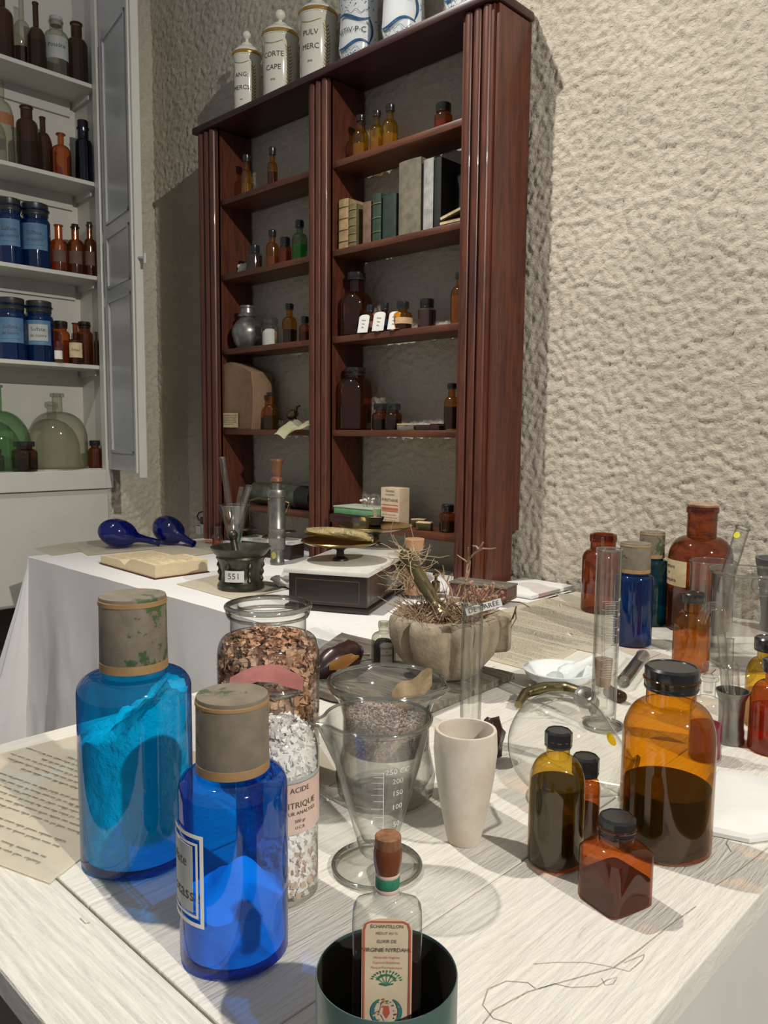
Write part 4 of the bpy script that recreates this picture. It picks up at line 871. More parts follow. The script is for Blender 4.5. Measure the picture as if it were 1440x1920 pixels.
# conical glass with tubes behind the mortar
def cone_glass(name, label, px, pyb, wtop, ptop, z=TZ, base=.045):
    t, r = tobj(name, label, 'glass', px, pyb, 30, z); x, y = t.location.x, t.location.y; H = ztop(x, y, ptop)-z; d = proj((x, y, z+H))[2]; Rt = wtop/2*d/F_PX
    bm = bmesh.new(); lathe(bm, [(0, 0), (base, 0), (base, .003), (.012, .008), (.007, .02), (.008, .03), (.012, .04), (Rt, H), (Rt-.0015, H), (.010, .044), (0, .042)], 40); finish(bm, 'glass_body', 'clear', t); rim_ring(t, Rt, H, .0012, n=40); return t, Rt, H
t, Rt, H = cone_glass('conical_glass', 'small conical measuring glass with green residue standing behind the mortar', 441, 1050, 60, 947)
bm = bmesh.new(); lathe(bm, [(0, .045), (.010, .045), (.013+(Rt-.012)*.33, .04+(H-.04)*.36), (0, .04+(H-.04)*.36)], 28); finish(bm, 'residue', 'l_teal', t)
def tubeobj(name, label, p0, p1, r, mat='clear_thin', cat='test tube', closed=True, open_top=True, group=None, thick=.12):
    d = Vector(p1)-Vector(p0); L = d.length; t = thing(name, label, cat, p0, group=group); t.rotation_mode = 'QUATERNION'; t.rotation_quaternion = d.to_track_quat('Z', 'Y')
    bm = bmesh.new(); pr = ([(r*math.sin(q), r-r*math.cos(q)) for q in [PI/2*i/7 for i in range(8)]] if closed else [(r*.8, 0), (r, 0)])
    pr += [(r, L-.003), (r*1.12, L-.001), (r*1.05, L), (r*(1-thick), L-.001), (r*(1-thick), .01 if not closed else r)]
    lathe(bm, pr, 24); finish(bm, 'glass_body', mat, t); rim_ring(t, r*1.0, L, r*.14, n=28); return t, L
cx, cy = t.location.x, t.location.y
tubeobj('test_tube', 'tall test tube leaning left out of the small conical glass', P(434, 975, Y=cy), P(417, 858, Y=cy+.0), .0115, group='tubes in the conical glass')
tubeobj('test_tube', 'short test tube leaning right in the small conical glass', P(441, 985, Y=cy), P(453, 914, Y=cy+.01), .0095, group='tubes in the conical glass')
tubeobj('test_tube', 'wide test tube leaning furthest right in the small conical glass', P(444, 985, Y=cy+.005), P(468, 912, Y=cy+.02), .0125, mat='clear', group='tubes in the conical glass')
t, R = tobj('small_flask', 'tiny clear flask with orange liquid left of the bronze mortar', 'flask', 408, 1026, 21); H = ztop(t.location.x, t.location.y, 989)-TZ; bottle(t, R, H, mat='clear_thin', cap=None, sz=.3, nz=.62, nr=.5, lip=1.35, liq='l_orange', lev=.33, n=28)
x, y, r = stand(391, 1021, 14); bm = bmesh.new(); lump('eraser_scrap', 'small salmon-coloured lump left of the tiny orange flask', 'lump', (x, y, TZ), .013, pm('salmon', (.6, .25, .14), rough=.8), sc=(1.3, .8, .6))
# power adapter with red led
bx_ = P(372, 1003, Z=TZ); t = thing('power_strip', 'white socket block with paper tag and black adapter left of the bookcase', 'socket', (bx_.x+.015, bx_.y+.04, TZ)); bm = bmesh.new(); box(bm, -.05, .03, -.03, .03, 0, .045, bev=.004); finish(bm, 'socket_body', 'plastic_w', t)
bm = bmesh.new(); f = lambda u, v, o=0: Vector((-.028+u, -.0315-o, .022+v)); patch(bm, f, .036, .044); stroke(bm, [(-.014, .018), (.014, .018)], .006, lambda u, v, o=0: f(u, v, .001)); finish(bm, 'tag', ['paper_w', 'inkred'], t, smooth=False)
t2 = thing('power_adapter', 'black power adapter with glowing red light and cable', 'adapter', (t.location.x+.0, t.location.y, TZ+.045)); bm = bmesh.new(); box(bm, -.032, .03, -.022, .022, .0005, .030, bev=.004); box(bm, .0, .03, -.018, .018, .03, .056, bev=.003); finish(bm, 'adapter_body', 'black', t2)
bm = bmesh.new(); tube(bm, [(-.03, 0, .012), (-.06, -.005, .012), (-.078, -.005, .028), (-.07, 0, .045), (-.04, 0, .052), (.0, 0, .048)], .003); finish(bm, 'cable', 'black', t2)
bm = bmesh.new(); bmesh.ops.create_uvsphere(bm, u_segments=12, v_segments=8, radius=.0055, matrix=Matrix.Translation((.008, -.019, .058))); finish(bm, 'indicator_light', 'led', t2)

# pewter syringe
t, R = tobj('pewter_syringe', 'upright pewter syringe with turned wooden handle on the side table', 'syringe', 520, 1060, 31); x, y = t.location.x, t.location.y; H = ztop(x, y, 918)-TZ
bm = bmesh.new(); lathe(bm, [(0, 0), (.86*R, 0), (.88*R, .01), (.80*R, .014), (.80*R, .05), (R, .055), (R, H*.34), (1.04*R, H*.35), (1.04*R, H*.36), (R, H*.37), (R, H*.46), (1.05*R, H*.47), (1.05*R, H*.49), (R, H*.5), (R, H*.9), (1.2*R, H*.905), (1.24*R, H*.92), (1.24*R, H*.985), (1.18*R, H), (.55*R, H), (.55*R, H+.022), (0, H+.022)], 40); finish(bm, 'barrel', 'pewter', t)
H2 = ztop(x, y, 861)-TZ; h0 = H+.022; dh = H2-h0
bm = bmesh.new(); lathe(bm, [(0, h0), (.5*R, h0), (.78*R, h0+dh*.08), (.72*R, h0+dh*.2), (.42*R, h0+dh*.27), (.50*R, h0+dh*.36), (.60*R, h0+dh*.6), (.66*R, h0+dh*.82), (.86*R, h0+dh*.93), (.84*R, H2), (0, H2)], 36); finish(bm, 'handle', 'turned', t)
bm = bmesh.new(); a0 = camang(x, y)-.55; pl = cylp(.80*R, a0, .032); c = bm.verts.new(pl(0, 0, .001)); rg = [bm.verts.new(pl(.009*math.cos(q), .0125*math.sin(q), .001)) for q in [2*PI*i/20 for i in range(20)]]
for i in range(20): bm.faces.new((c, rg[i], rg[(i+1) % 20]))
bmesh.ops.solidify(bm, geom=list(bm.faces), thickness=-.0006); finish(bm, 'sticker', pm('cream_sticker', (.7, .66, .22), rough=.6), t)

# small balance behind the syringe
fl, fr = P(452, 1040, Z=TZ), P(546, 1050, Z=TZ); rz = math.atan2(fr.y-fl.y, fr.x-fl.x); L = (fr-fl).length; t = thing('small_balance', 'small old balance on a black box with white marble top behind the syringe', 'scales', (fl.x, fl.y, TZ), rz)
bm = bmesh.new(); box(bm, 0, L, 0, .08, 0, .052, bev=.003); finish(bm, 'case', 'ebony', t, smooth=False); bm = bmesh.new(); box(bm, -.012, L+.012, -.012, .09, .0525, .064, bev=.004); finish(bm, 'marble_top', 'marble', t)
def loc(px, py, z, t_): p = P(px, py, Z=z)-Vector(t_.location); return Matrix.Rotation(-t_.rotation_euler.z, 3, 'Z') @ Vector((p.x, p.y, 0))
q = loc(494, 1012, TZ+.065, t); q = Vector((L*.42, .045, 0))
bm = bmesh.new(); lathe(bm, [(0, .0645), (.028, .0645), (.026, .070), (.008, .076), (.005, .085), (.005, .20), (.009, .205), (.004, .212), (.003, .25), (0, .252)], 24, M4=Matrix.Translation(q)); finish(bm, 'column', 'brass_dark', t)
bm = bmesh.new(); tube(bm, [(q.x-.09, q.y, .196), (q.x-.05, q.y, .208), (q.x, q.y, .205), (q.x+.05, q.y, .208), (q.x+.09, q.y, .196)], [.002, .004, .005, .004, .002], 8); finish(bm, 'beam', 'brass_dark', t)
for sg in (-1, 1):
    bm = bmesh.new(); lathe(bm, [(0, .086), (.02, .087), (.034, .094), (.033, .096), (.02, .090), (0, .089)], 28, M4=Matrix.Translation((q.x+sg*.088, q.y-.01, 0)))
    for a in (0, 2.1, 4.2): tube(bm, [(q.x+sg*.09, q.y, .196), (q.x+sg*.088+.033*math.cos(a), q.y-.01+.033*math.sin(a), .095)], .0006, 4)
    finish(bm, 'pan', 'brass_dark', t)

# large balance with brass pans
FR = P(688, 1152, Z=TZ); BR = P(768, 1097, Z=TZ); side = Vector((BR.x-FR.x, BR.y-FR.y, 0)); Ls = side.length; sd = side.normalized(); fd = Vector((-sd.y, sd.x, 0)); fd = fd if fd.x < 0 else -fd
Wf = bis(lambda w_: 541-proj(FR+fd*w_)[0], .05, .6)
org = FR+fd*Wf; rz = math.atan2(-fd.y, -fd.x); t = thing('counter_balance', 'black wooden counter scale with white marble top and two brass pans', 'scales', (org.x, org.y, TZ), rz)
Hc = ztop(FR.x, FR.y, 1074)-TZ-.012
bm = bmesh.new(); box(bm, 0, Wf, 0, Ls, .012, Hc, bev=.003)
finish(bm, 'case', 'ebony', t, smooth=False)
bm = bmesh.new(); ilm = pm('brown_inlay', (.13, .06, .03), rough=.5)
for a, b, c, d in ((.02, Wf-.02, Hc*.24, Hc*.26), (.02, Wf-.02, Hc*.84, Hc*.86), (.02, .0215, Hc*.24, Hc*.86), (Wf-.0215, Wf-.02, Hc*.24, Hc*.86)): box(bm, a, b, -.0006, .001, c, d)
for a, b, c, d in ((.03, Ls-.03, Hc*.24, Hc*.26), (.03, Ls-.03, Hc*.84, Hc*.86), (.03, .0315, Hc*.24, Hc*.86), (Ls-.0315, Ls-.03, Hc*.24, Hc*.86)): box(bm, Wf-.001, Wf+.0006, a, b, c, d)
finish(bm, 'inlay_line', ilm, t, smooth=False)
bm = bmesh.new(); box(bm, -.008, Wf+.008, -.008, Ls+.008, 0, .0118, bev=.003); finish(bm, 'base_moulding', 'ebony', t)
bm = bmesh.new(); box(bm, -.01, Wf+.008, -.012, Ls+.01, Hc+.0005, Hc+.013, bev=.003); finish(bm, 'marble_top', 'marble', t)
zm = TZ+Hc+.013; zl = Hc+.013
def pan(px, pyb, wd, pyc, label_):
    q = loc(px, pyb, zm, t); wp = t.matrix_basis @ Vector((q.x, q.y, zl)); d = proj(wp)[2]; R = wd/2*d/F_PX; hp = ztop(wp.x, wp.y, pyc)-zm
    bm = bmesh.new(); lathe(bm, [(0, zl), (.022, zl), (.020, zl+.006), (.011, zl+.012), (.010, zl+hp*.5), (.016, zl+hp*.62), (.017, zl+hp*.66)], 28, M4=Matrix.Translation((q.x, q.y, 0))); box(bm, q.x-.018, q.x+.018, q.y-.018, q.y+.018, zl+hp*.60, zl+hp*.72, bev=.002); finish(bm, 'pan_stand', 'iron', t)
    bm = bmesh.new(); lathe(bm, [(0, zl+hp*.74), (R*.55, zl+hp*.76), (R*.85, zl+hp*.86), (R, zl+hp), (R*.98, zl+hp+.002), (R*.82, zl+hp*.90), (R*.5, zl+hp*.80), (0, zl+hp*.78)], 56, M4=Matrix.Translation((q.x, q.y, 0))); finish(bm, 'brass_pan', 'brass', t)
    return t.matrix_basis @ Vector((q.x, q.y, zl+hp)), R
p1, R1 = pan(638, 1051, 148, 1014, '')
p2, R2 = pan(704, 1022, 140, 986, '')
# scoop on the front pan
sc = thing('brass_scoop', 'hammered brass scoop lying on the front pan of the counter scale', 'scoop', (p1.x-.005, p1.y, p1.z-.004), math.atan2(RT.y, RT.x)-.12)
bm = bmesh.new(); rows = []; l = R1*.86
for i in range(25):
    q = i/24; x = -l+2*l*q; wdt = .036*math.sin(min(1, .12+q*1.1)*PI*.62)**.7*(1 if q < .85 else 1-.5*(q-.85)/.15); row = []
    for j in range(13):
        a = -1.25+2.5*j/12; row.append(bm.verts.new((x, wdt*math.sin(a)/math.sin(1.25), .022-.020*q**2-.022*(math.cos(a)-math.cos(1.25))+.004)))
    rows.append(row)
for a, b in zip(rows[:-1], rows[1:]):
    for j in range(12): bm.faces.new((a[j], a[j+1], b[j+1], b[j]))
bm.faces.new(rows[0]); bmesh.ops.solidify(bm, geom=list(bm.faces), thickness=.0012); 
for v in bm.verts: v.co = Matrix.Rotation(math.radians(12), 3, 'X') @ v.co
zmin = min(v.co.z for v in bm.verts)
for v in bm.verts: v.co.z -= zmin+.002
finish(bm, 'scoop_body', 'brass_hammered', sc, autosm=60)
# black cup, glass stopper on rear pan
q = P(703, 984, Z=p2.z-.006); t5 = thing('black_cup', 'small black cup of pink powder with sticks on the rear brass pan', 'cup', (q.x, q.y, p2.z-.006)); d = proj(q)[2]; r = 18*d/F_PX; h = ztop(q.x, q.y, 969)-q.z
bm = bmesh.new(); lathe(bm, [(0, 0), (r*.62, 0), (r*.68, .003), (r, h), (r*.92, h), (r*.6, .01), (0, .01)], 10); finish(bm, 'cup_body', 'cap', t5, autosm=25)
bm = bmesh.new(); lathe(bm, [(0, h*.7), (r*.84, h*.7), (r*.86, h*.88), (0, h*.97)], 20); finish(bm, 'powder', pm('pink_powder', (.55, .32, .24), rough=.9), t5)
for k in range(3):
    bm = bmesh.new(); tube(bm, [(-.003+k*.004, 0, h*.8), (-.008+k*.006, .0, h+.038-.006*k)], .0012, 6); finish(bm, 'stick', 'straw_pale', t5)
q = P(672, 1000, Z=zm+.03); t6 = thing('glass_stopper', 'cut crystal stopper between the two brass pans', 'stopper', (P(674, 1022, Z=zm).x, P(674, 1022, Z=zm).y, zm)); r = 13*3/F_PX
bm = bmesh.new(); lathe(bm, [(0, 0), (r*.9, 0), (r*1.1, .012), (r*.7, .03), (r*.4, .04), (r*1.0, .055), (r*1.15, .07), (r*.8, .085), (0, .09)], 8); finish(bm, 'stopper_body', 'clear_grey', t6, autosm=15)
# green boxes on the bottom shelf
x0, x1 = on_y(623, 1.85, RH[4]), on_y(694, 1.85, RH[4])
t7 = thing('wooden_tray', 'dark wooden tray under the green box, sticking out of the bottom right shelf', 'tray', ((x0+x1)/2, 1.90, RH[4]-.0)); w2 = (x1-x0)/2; bm = bmesh.new(); box(bm, -w2-.004, w2, -.06, .09, .001, .030, bev=.002); finish(bm, 'tray_body', 'wood_top', t7, smooth=False)
t7 = thing('green_box', 'flat green box with pale lid beside the cream carton', 'box', ((x0+x1)/2, 1.91, RH[4]+.0315)); t7.rotation_euler.z = .05
bm = bmesh.new(); box(bm, -w2*.95, w2*.97, -.055, .055, 0, .022, bev=.001); finish(bm, 'box_body', pm('green_paper', (.10, .27, .11), (.16, .33, .18), rough=.7), t7); bm = bmesh.new(); box(bm, -w2*.97, w2*.99, -.057, .057, .0222, .027, bev=.001); finish(bm, 'lid', pm('pale_green_lid', (.42, .48, .38), rough=.7), t7)
t8 = thing('dried_flowers', 'tiny bunch of pale dried flowers lying on the green box', 'flowers', ((x0+x1)/2+.03, 1.90, RH[4]+.059)); rr = random.Random(3)
for k in range(9):
    bm = bmesh.new(); a = rr.uniform(-.035, .035); b = rr.uniform(-.02, .02); tube(bm, [(a*.6, b*.4, .001), (a*.8, b*.8, .010), (a, b, .014+rr.random()*.012)], .0006, 5); finish(bm, 'stalk', 'straw_pale', t8)
    bm = bmesh.new(); bmesh.ops.create_icosphere(bm, subdivisions=1, radius=.0042, matrix=Matrix.Translation((a, b, .016+rr.random()*.012))); finish(bm, 'flower_head', 'paper_w', t8)

# bottle with wooden stopper behind the dried herbs
t, R = tobj('stoppered_bottle', 'clear bottle of brown powder with broad wooden stopper behind the dried herbs', 'bottle', 776, 1124, 46); H = ztop(t.location.x, t.location.y, 1010)-TZ
bottle(t, R, H, mat='clear_thin', sz=.60, nz=.72, nr=.6, cap='cork', cr=.80, ch=.2, capmat=pm('light_wood', (.50, .28, .15), (.42, .22, .11), rough=.5), n=32)
bm = bmesh.new(); lathe(bm, [(0, .01), (R*.93, .01), (R*.93, H*.46), (R*.6, H*.5), (0, H*.48)], 28); finish(bm, 'powder', pm('brown_powder', (.42, .22, .11), (.33, .16, .08), rough=.9), t)
a, b = P(838, 1105, Z=TZ+.03), P(945, 1118, Z=TZ+.03); t = thing('wooden_box', 'low brown wooden box at the foot of the right bookcase post', 'box', ((a.x+b.x)/2, (a.y+b.y)/2+.03, TZ+.012), math.atan2(b.y-a.y, b.x-a.x)); l = (b-a).length/2; bm = bmesh.new(); box(bm, -l, l, -.03, .045, 0, .035, bev=.002); finish(bm, 'box_body', 'wood', t, smooth=False); bm = bmesh.new(); box(bm, -l-.002, l+.002, -.032, .047, .0353, .041, bev=.002); finish(bm, 'lid', 'oldwood', t, smooth=False)
t, R = tobj('brass_weight', 'small brass knobbed weight between stoppered bottle and wooden box', 'weight', 817, 1112, 16); bm = bmesh.new(); lathe(bm, [(0, 0), (R, 0), (R, .03), (R*.4, .034), (R*.35, .042), (R*.75, .048), (R*.75, .055), (0, .06)], 24); finish(bm, 'weight_body', 'brass_dark', t)

x, y, r = stand(530, 1108, 40); lump('crumpled_paper', 'crumpled white paper between the bronze mortar and the counter scale', 'paper', (x, y+.03, TZ+.001), .042, 'paper_w', sc=(1.3, .8, .5), seed=12, amp=.7, sub=3)

# ---------------------------------------------------------------- foreground glassware and bottles
def nb(name, label, px, pyb, w, top, cat='bottle', group=None, **kw):
    t, R = tobj(name, label, cat, px, pyb, w, group=group); x, y = t.location.x, t.location.y
    t.location.z = TZ+.0004; H = ztop(x, y, top)-TZ
    if kw.get('sq'): R /= 1.27
    pr = bottle(t, R, H, n=64, **kw); return t, R, H, pr
def bluejar(px, pyb, w, top, label, mat, capmat, ch, sz=.64, nz=.705, nr=.56, cr=.59, **kw):
    t, R, H, pr = nb('blue_jar', label, px, pyb, w, top, cat='jar', mat=mat, sz=sz, nz=nz, nr=nr, cap=None, lip=.92, liph=.01, bulge=1.0, sp=.55)
    # glass neck is hidden in the tall paper cap
    b = [c for c in t.children][0]; z0 = H*(1-ch)
    bm = bmesh.new(); lathe(bm, [(cr*R*.96, z0+.004), (cr*R, z0+.008), (cr*R*.985, H-.002), (cr*R*.97, H-.0004), (0, H-.001)], 48)
    for v in bm.verts:                       # keep the neck inside
        pass
    cp = finish(bm, 'cap', capmat, t)
    for v in b.data.vertices:
        if v.co.z > H*.97: v.co.z = H*.97
    for a, c in ((z0, z0+H*.022+.004), (H-H*.033, H-.0035)):
        bm = bmesh.new(); lathe(bm, [(cr*R*.98, a), (cr*R*1.012, a+.0008), (cr*R*1.008, c-.0008), (cr*R*.985, c)], 48); finish(bm, 'cap_band', 'capband', cp)
    return t, R, H
# tall blue jar with turquoise powder
t, R, H = bluejar(261, 1656, 203, 1116, 'tall blue glass jar of turquoise powder under a worn grey-green cap', 'blue_a', 'capworn', .275)
def powder(t, R, zf, mat, name='powder', n=72, m=26, amp=.01):
    bm = bmesh.new(); k = .93; c = [bm.verts.new((0, 0, .012))]; rings = []
    for i in range(1, 5): rings.append([bm.verts.new((R*k*(i/4)*math.cos(2*PI*j/n), R*k*(i/4)*math.sin(2*PI*j/n), .010)) for j in range(n)])
    tops = [zf(R*k*math.cos(2*PI*j/n), R*k*math.sin(2*PI*j/n)) for j in range(n)]
    for i in range(1, m+1):
        row = []
        for j in range(n):
            a = 2*PI*j/n; z = .010+(tops[j]-.010)*i/m; rr = R*k*(1-(.10*max(0, noise.noise(Vector((math.cos(a)*2, math.sin(a)*2, z*28))))))
            row.append(bm.verts.new((rr*math.cos(a), rr*math.sin(a), z)))
        rings.append(row)
    for i in range(1, 8):
        q = 1-i/8; row = []
        for j in range(n):
            x, y = R*k*q*math.cos(2*PI*j/n), R*k*q*math.sin(2*PI*j/n); row.append(bm.verts.new((x, y, zf(x, y)+amp*.5*noise.noise(Vector((x*60, y*60, 1))))))
        rings.append(row)
    ct = bm.verts.new((0, 0, zf(0, 0)))
    for a, b in zip(rings[:-1], rings[1:]):
        for j in range(n): bm.faces.new((a[j], a[(j+1) % n], b[(j+1) % n], b[j]))
    for j in range(n): bm.faces.new((c[0], rings[0][(j+1) % n], rings[0][j])); bm.faces.new((ct, rings[-1][j], rings[-1][(j+1) % n]))
    return finish(bm, name, mat, t, autosm=60)
rx = Vector((RT.x, RT.y, 0)).normalized(); fx = Vector((FW.x, FW.y, 0)).normalized()
def zfa(x, y):
    s = (x*rx.x+y*rx.y)/R; d = (x*fx.x+y*fx.y)/R
    return H*min(.635, .545+.085*s+.02*d+.05*math.exp(-((s-.6)/.35)**2))+.016*noise.noise(Vector((x*30, y*30, 5)))+.006*noise.noise(Vector((x*90, y*90, 5)))
powder(t, R, zfa, 'powder_a', m=40)
# shorter blue jar in front
t, R, H = bluejar(441, 1846, 199, 1302, 'blue glass jar with framed label, the nearer and shorter of the two blue jars', 'blue_b', 'capworn2', .285, cr=.665, nr=.63)
def zfb(x, y):
    s = (x*rx.x+y*rx.y)/R; d = (x*fx.x+y*fx.y)/R
    return H*(.21+.13*math.exp(-((s-.15)**2+(d-.1)**2)/.30))+.006*noise.noise(Vector((x*40, y*40, 7)))
powder(t, R, zfb, 'powder_b', m=20, amp=.006)
a0 = camang(t.location.x, t.location.y)-1.28; zl = H*.375; pl = cylp(R, a0, zl); f = lambda u, v, o=0: pl(u, v, .0012+o*.2)
bm = bmesh.new(); hw, hh = R*.72, H*.165
for k, wd in ((1, .0034), (.86, .0022)):
    a, b = hw*k, hh*k+(hw*k-hw)*.3
    for l in ([(a, -b), (a, b)], [(-a, -b), (-a, b)]): stroke(bm, l, wd, f, 0)
    for s in (-1, 1): stroke(bm, [(-a-wd/2+(2*a+wd)*i/16, s*b) for i in range(17)], wd, f, 0)
finish(bm, 'label_frame', ['labelw'], t, smooth=False)
bm = bmesh.new(); patch(bm, lambda u, v, o=0: pl(u, v, .001+o), hw*1.42, hh*1.50, nu=16); add_text(bm, 'Sulfate', .013, f, 1, dv=hh*.35); add_text(bm, 'de Potasse', .0155, f, 1, dv=-hh*.36); finish(bm, 'label', ['labelg', 'ink'], t, smooth=False)

# bark flakes jar
t, R, H, pr = nb('flake_jar', 'wide-mouthed clear jar filled with coppery dried bark flakes', 505, 1502, 187, 1134, cat='jar', mat='clear', sz=.70, nz=.815, nr=.745, lip=1.10, liph=.06, cap=None, sp=.6)
rim_ring(t, R*.745*1.07, H-.004, .0042, n=80); rim_ring(t, R*.745*1.02, H*.93, .0026, n=80)
rr = random.Random(11); bm = bmesh.new()
def flake(c, nrm, s, mi):
    nrm = nrm.normalized(); a = nrm.orthogonal().normalized(); a = Matrix.Rotation(rr.uniform(0, 6.28), 3, nrm) @ a; b = nrm.cross(a); n = 7; cv = bm.verts.new(c+nrm*s*rr.uniform(-.3, .3)); vs = []
    for i in range(n):
        q = 2*PI*i/n; l = s*rr.uniform(.6, 1.1); vs.append(bm.verts.new(c+a*l*math.cos(q)+b*l*.8*math.sin(q)+nrm*s*rr.uniform(-.35, .35)))
    for i in range(n):
        f_ = bm.faces.new((cv, vs[i], vs[(i+1) % n])); f_.material_index = mi
lv = H*.80
for k in range(2600):
    a = rr.uniform(0, 2*PI)
    if k < 2000:
        z = rr.uniform(.008, lv*.97); ri = rad_at(pr, z)*rr.uniform(.84, .92); c = Vector((ri*math.cos(a), ri*math.sin(a), z)); nrm = Vector((math.cos(a)+rr.uniform(-.7, .7), math.sin(a)+rr.uniform(-.7, .7), rr.uniform(-.9, .9)))
    else:
        ri = R*.78*math.sqrt(rr.random()); c = Vector((ri*math.cos(a), ri*math.sin(a), lv-.006+.012*noise.noise(Vector((a*2, ri*30, 0)))+.014*(1-ri/R))); nrm = Vector((rr.uniform(-.8, .8), rr.uniform(-.8, .8), 1))
    flake(c, nrm, rr.uniform(.0045, .0098), rr.choice((0, 0, 1, 1, 2)))
fk = finish(bm, 'bark_flakes', ['bark', 'bark2', 'bark3'], t, smooth=False); fk['kind'] = 'stuff'
bm = bmesh.new(); zs = [.01+(lv-.02)*i/12 for i in range(13)]; lathe(bm, [(0, .01)]+[(rad_at(pr, z)*.84, z) for z in zs]+[(0, lv)], 28); finish(bm, 'bark_core', 'bark3', t)

# white crystal bottle
t, R, H, pr = nb('crystal_bottle', 'clear wide-necked bottle of white crystals with a torn label reading CITRIQUE', 521, 1712, 151, 1283, mat='clear', sz=.68, nz=.82, nr=.42, lip=1.36, liph=.045, cap=None)
rim_ring(t, R*.42*1.28, H-.004, .0045, n=64)
bm = bmesh.new(); lv = H*.80
def shard(c, s, mi=0):
    m3 = Matrix.Rotation(rr.uniform(0, 6.28), 3, Vector((rr.uniform(-1, 1), rr.uniform(-1, 1), rr.uniform(-1, 1))).normalized()); sx, sy, sz_ = s*rr.uniform(.5, 1), s*rr.uniform(.4, .9), s*rr.uniform(.9, 1.7)
    vs = [bm.verts.new(c+m3 @ Vector(p)) for p in ((sx, 0, -sz_*.5), (-sx*.5, sy, -sz_*.5), (-sx*.5, -sy, -sz_*.5), (sx, 0, sz_*.4), (-sx*.5, sy, sz_*.6), (-sx*.5, -sy, sz_*.3))]
    for q in ((0, 2, 1), (3, 4, 5), (0, 1, 4, 3), (1, 2, 5, 4), (2, 0, 3, 5)): bm.faces.new([vs[i] for i in q]).material_index = mi
for k in range(1900):
    a = rr.uniform(0, 2*PI); z = rr.uniform(.008, lv) if k < 1600 else lv*rr.uniform(.97, 1.02); ri = rad_at(pr, min(z, lv))*(rr.uniform(.86, .915) if k < 1600 else math.sqrt(rr.random())*.85); shard(Vector((ri*math.cos(a), ri*math.sin(a), z)), rr.uniform(.002, .0048), 1 if z < H*.3 and rr.random() < .5 else 0)
ck = finish(bm, 'crystals', ['crystal', pm('amber_tinged_crystals', (.62, .47, .38), rough=.3)], t, smooth=False); ck['kind'] = 'stuff'
bm = bmesh.new(); zs = [.01+(lv-.02)*i/12 for i in range(13)]; lathe(bm, [(0, .01)]+[(rad_at(pr, z)*.875, z) for z in zs]+[(0, lv)], 28); finish(bm, 'crystal_core', 'crystal', t)
a0 = camang(t.location.x, t.location.y); cyl_label(t, R, H*.475, R*1.75, H*.24, a0+.55, mat='labelp', lines=[('ACIDE', H*.035, H*.085), ('CITRIQUE', H*.040, H*.015), ('POUR ANALYSES', H*.024, -H*.022), ('500 gr', H*.022, -H*.06), ('U.C.B.', H*.02, -H*.09)])
cyl_label(t, R, H*.60, R*1.75, H*.02, a0+.55, mat='labelg', name='label_strip')
# pink dried petal over its mouth
cc = Vector((t.location.x, t.location.y, TZ+H)); pd = thing('dried_petal', 'curled pink dried petal lying across the mouth of the crystal bottle', 'petal', cc+Vector((0, 0, .003)), math.atan2(RT.y, RT.x))
bm = bmesh.new(); g = []
for i in range(15):
    u = i/14; row = []
    for j in range(7):
        v = j/6-.5; wdt = .036*math.sin(PI*(.08+.86*u))**.6; row.append(bm.verts.new((-.044+.070*u, v*wdt*1.3-.004, .004+.013*math.sin(PI*u)-.010*abs(v)*2+.003*noise.noise(Vector((u*6, v*5, 2))))))
    g.append(row)
for i in range(14):
    for j in range(6): bm.faces.new((g[i][j], g[i+1][j], g[i+1][j+1], g[i][j+1]))
bmesh.ops.solidify(bm, geom=list(bm.faces), thickness=.0012); zz = min(v.co.z for v in bm.verts)
finish(bm, 'petal', 'pinkleaf', pd, autosm=40)

# graduated conical measure
t, Rf = tobj('conical_measure', 'tall conical graduated glass measure with pouring lip on a round foot', 'glass', 706, 1676, 168); x, y = t.location.x, t.location.y; H = ztop(x, y, 1341)-TZ; d = proj((x, y, TZ+H))[2]; Rt = 102*d/F_PX; Rb = Rt*.33
sa = math.atan2(-RT.y, -RT.x)+.25
def spoutf(amt, zlo, zhi, ang_):
    def f(a, z):
        k = max(0, min(1, (z-zlo)/(zhi-zlo))); da = (a-ang_+PI) % (2*PI)-PI; return 1+amt*k**2*math.exp(-(da/.17)**2)
    return f
bm = bmesh.new(); z1 = H*.125
lathe(bm, [(0, .0005), (Rf*.93, 0), (Rf, .003), (Rf*.97, .007), (Rf*.6, .013), (Rb*.9, .022), (Rb*.78, z1*.75), (Rb, z1), (Rb+(Rt-Rb)*.3, H*.37), (Rb+(Rt-Rb)*.7, H*.7), (Rt*.96, H*.955), (Rt*.985, H*.962), (Rt*1.005, H*.972), (Rt*1.01, H*.984), (Rt*1.0, H*.995), (Rt*.975, H), (Rt*.95, H*.995), (Rt*.935, H*.98), (Rt*.93, H*.955), (Rb+(Rt-Rb)*.68, H*.7), (Rb*.9+(Rt-Rb)*.28, H*.37), (Rb*.85, z1+.012), (Rb*.4, z1+.006), (0, z1+.005)], 96, rf=spoutf(.26, H*.82, H*.98, sa)); finish(bm, 'glass_body', 'clear', t)
rim_ring(t, Rt*.985, H*.985, Rt*.030, rf=lambda a, z: spoutf(.26, H*.82, H*.98, sa)(a, H), n=128)
rim_ring(t, Rf*.972, .004, .0024, n=80)
bm = bmesh.new(); a0 = camang(x, y)
def conep(u, v, o=0):
    z = v; k = (z-z1)/(H*.95-z1); r = Rb+(Rt*.965-Rb)*k+.0012; a = a0+u/r; return Vector((r*math.cos(a), r*math.sin(a), z))
marks = [(.745, 0), (.715, 1), (.675, 0), (.635, 1), (.59, 0), (.545, 1), (.49, 0), (.43, 1), (.36, 0), (.33, 1), (.27, 0)]
for q, k in marks: stroke(bm, [(-.004 if k else -.006, H*q), (.006, H*q)], .0008, conep, 0)
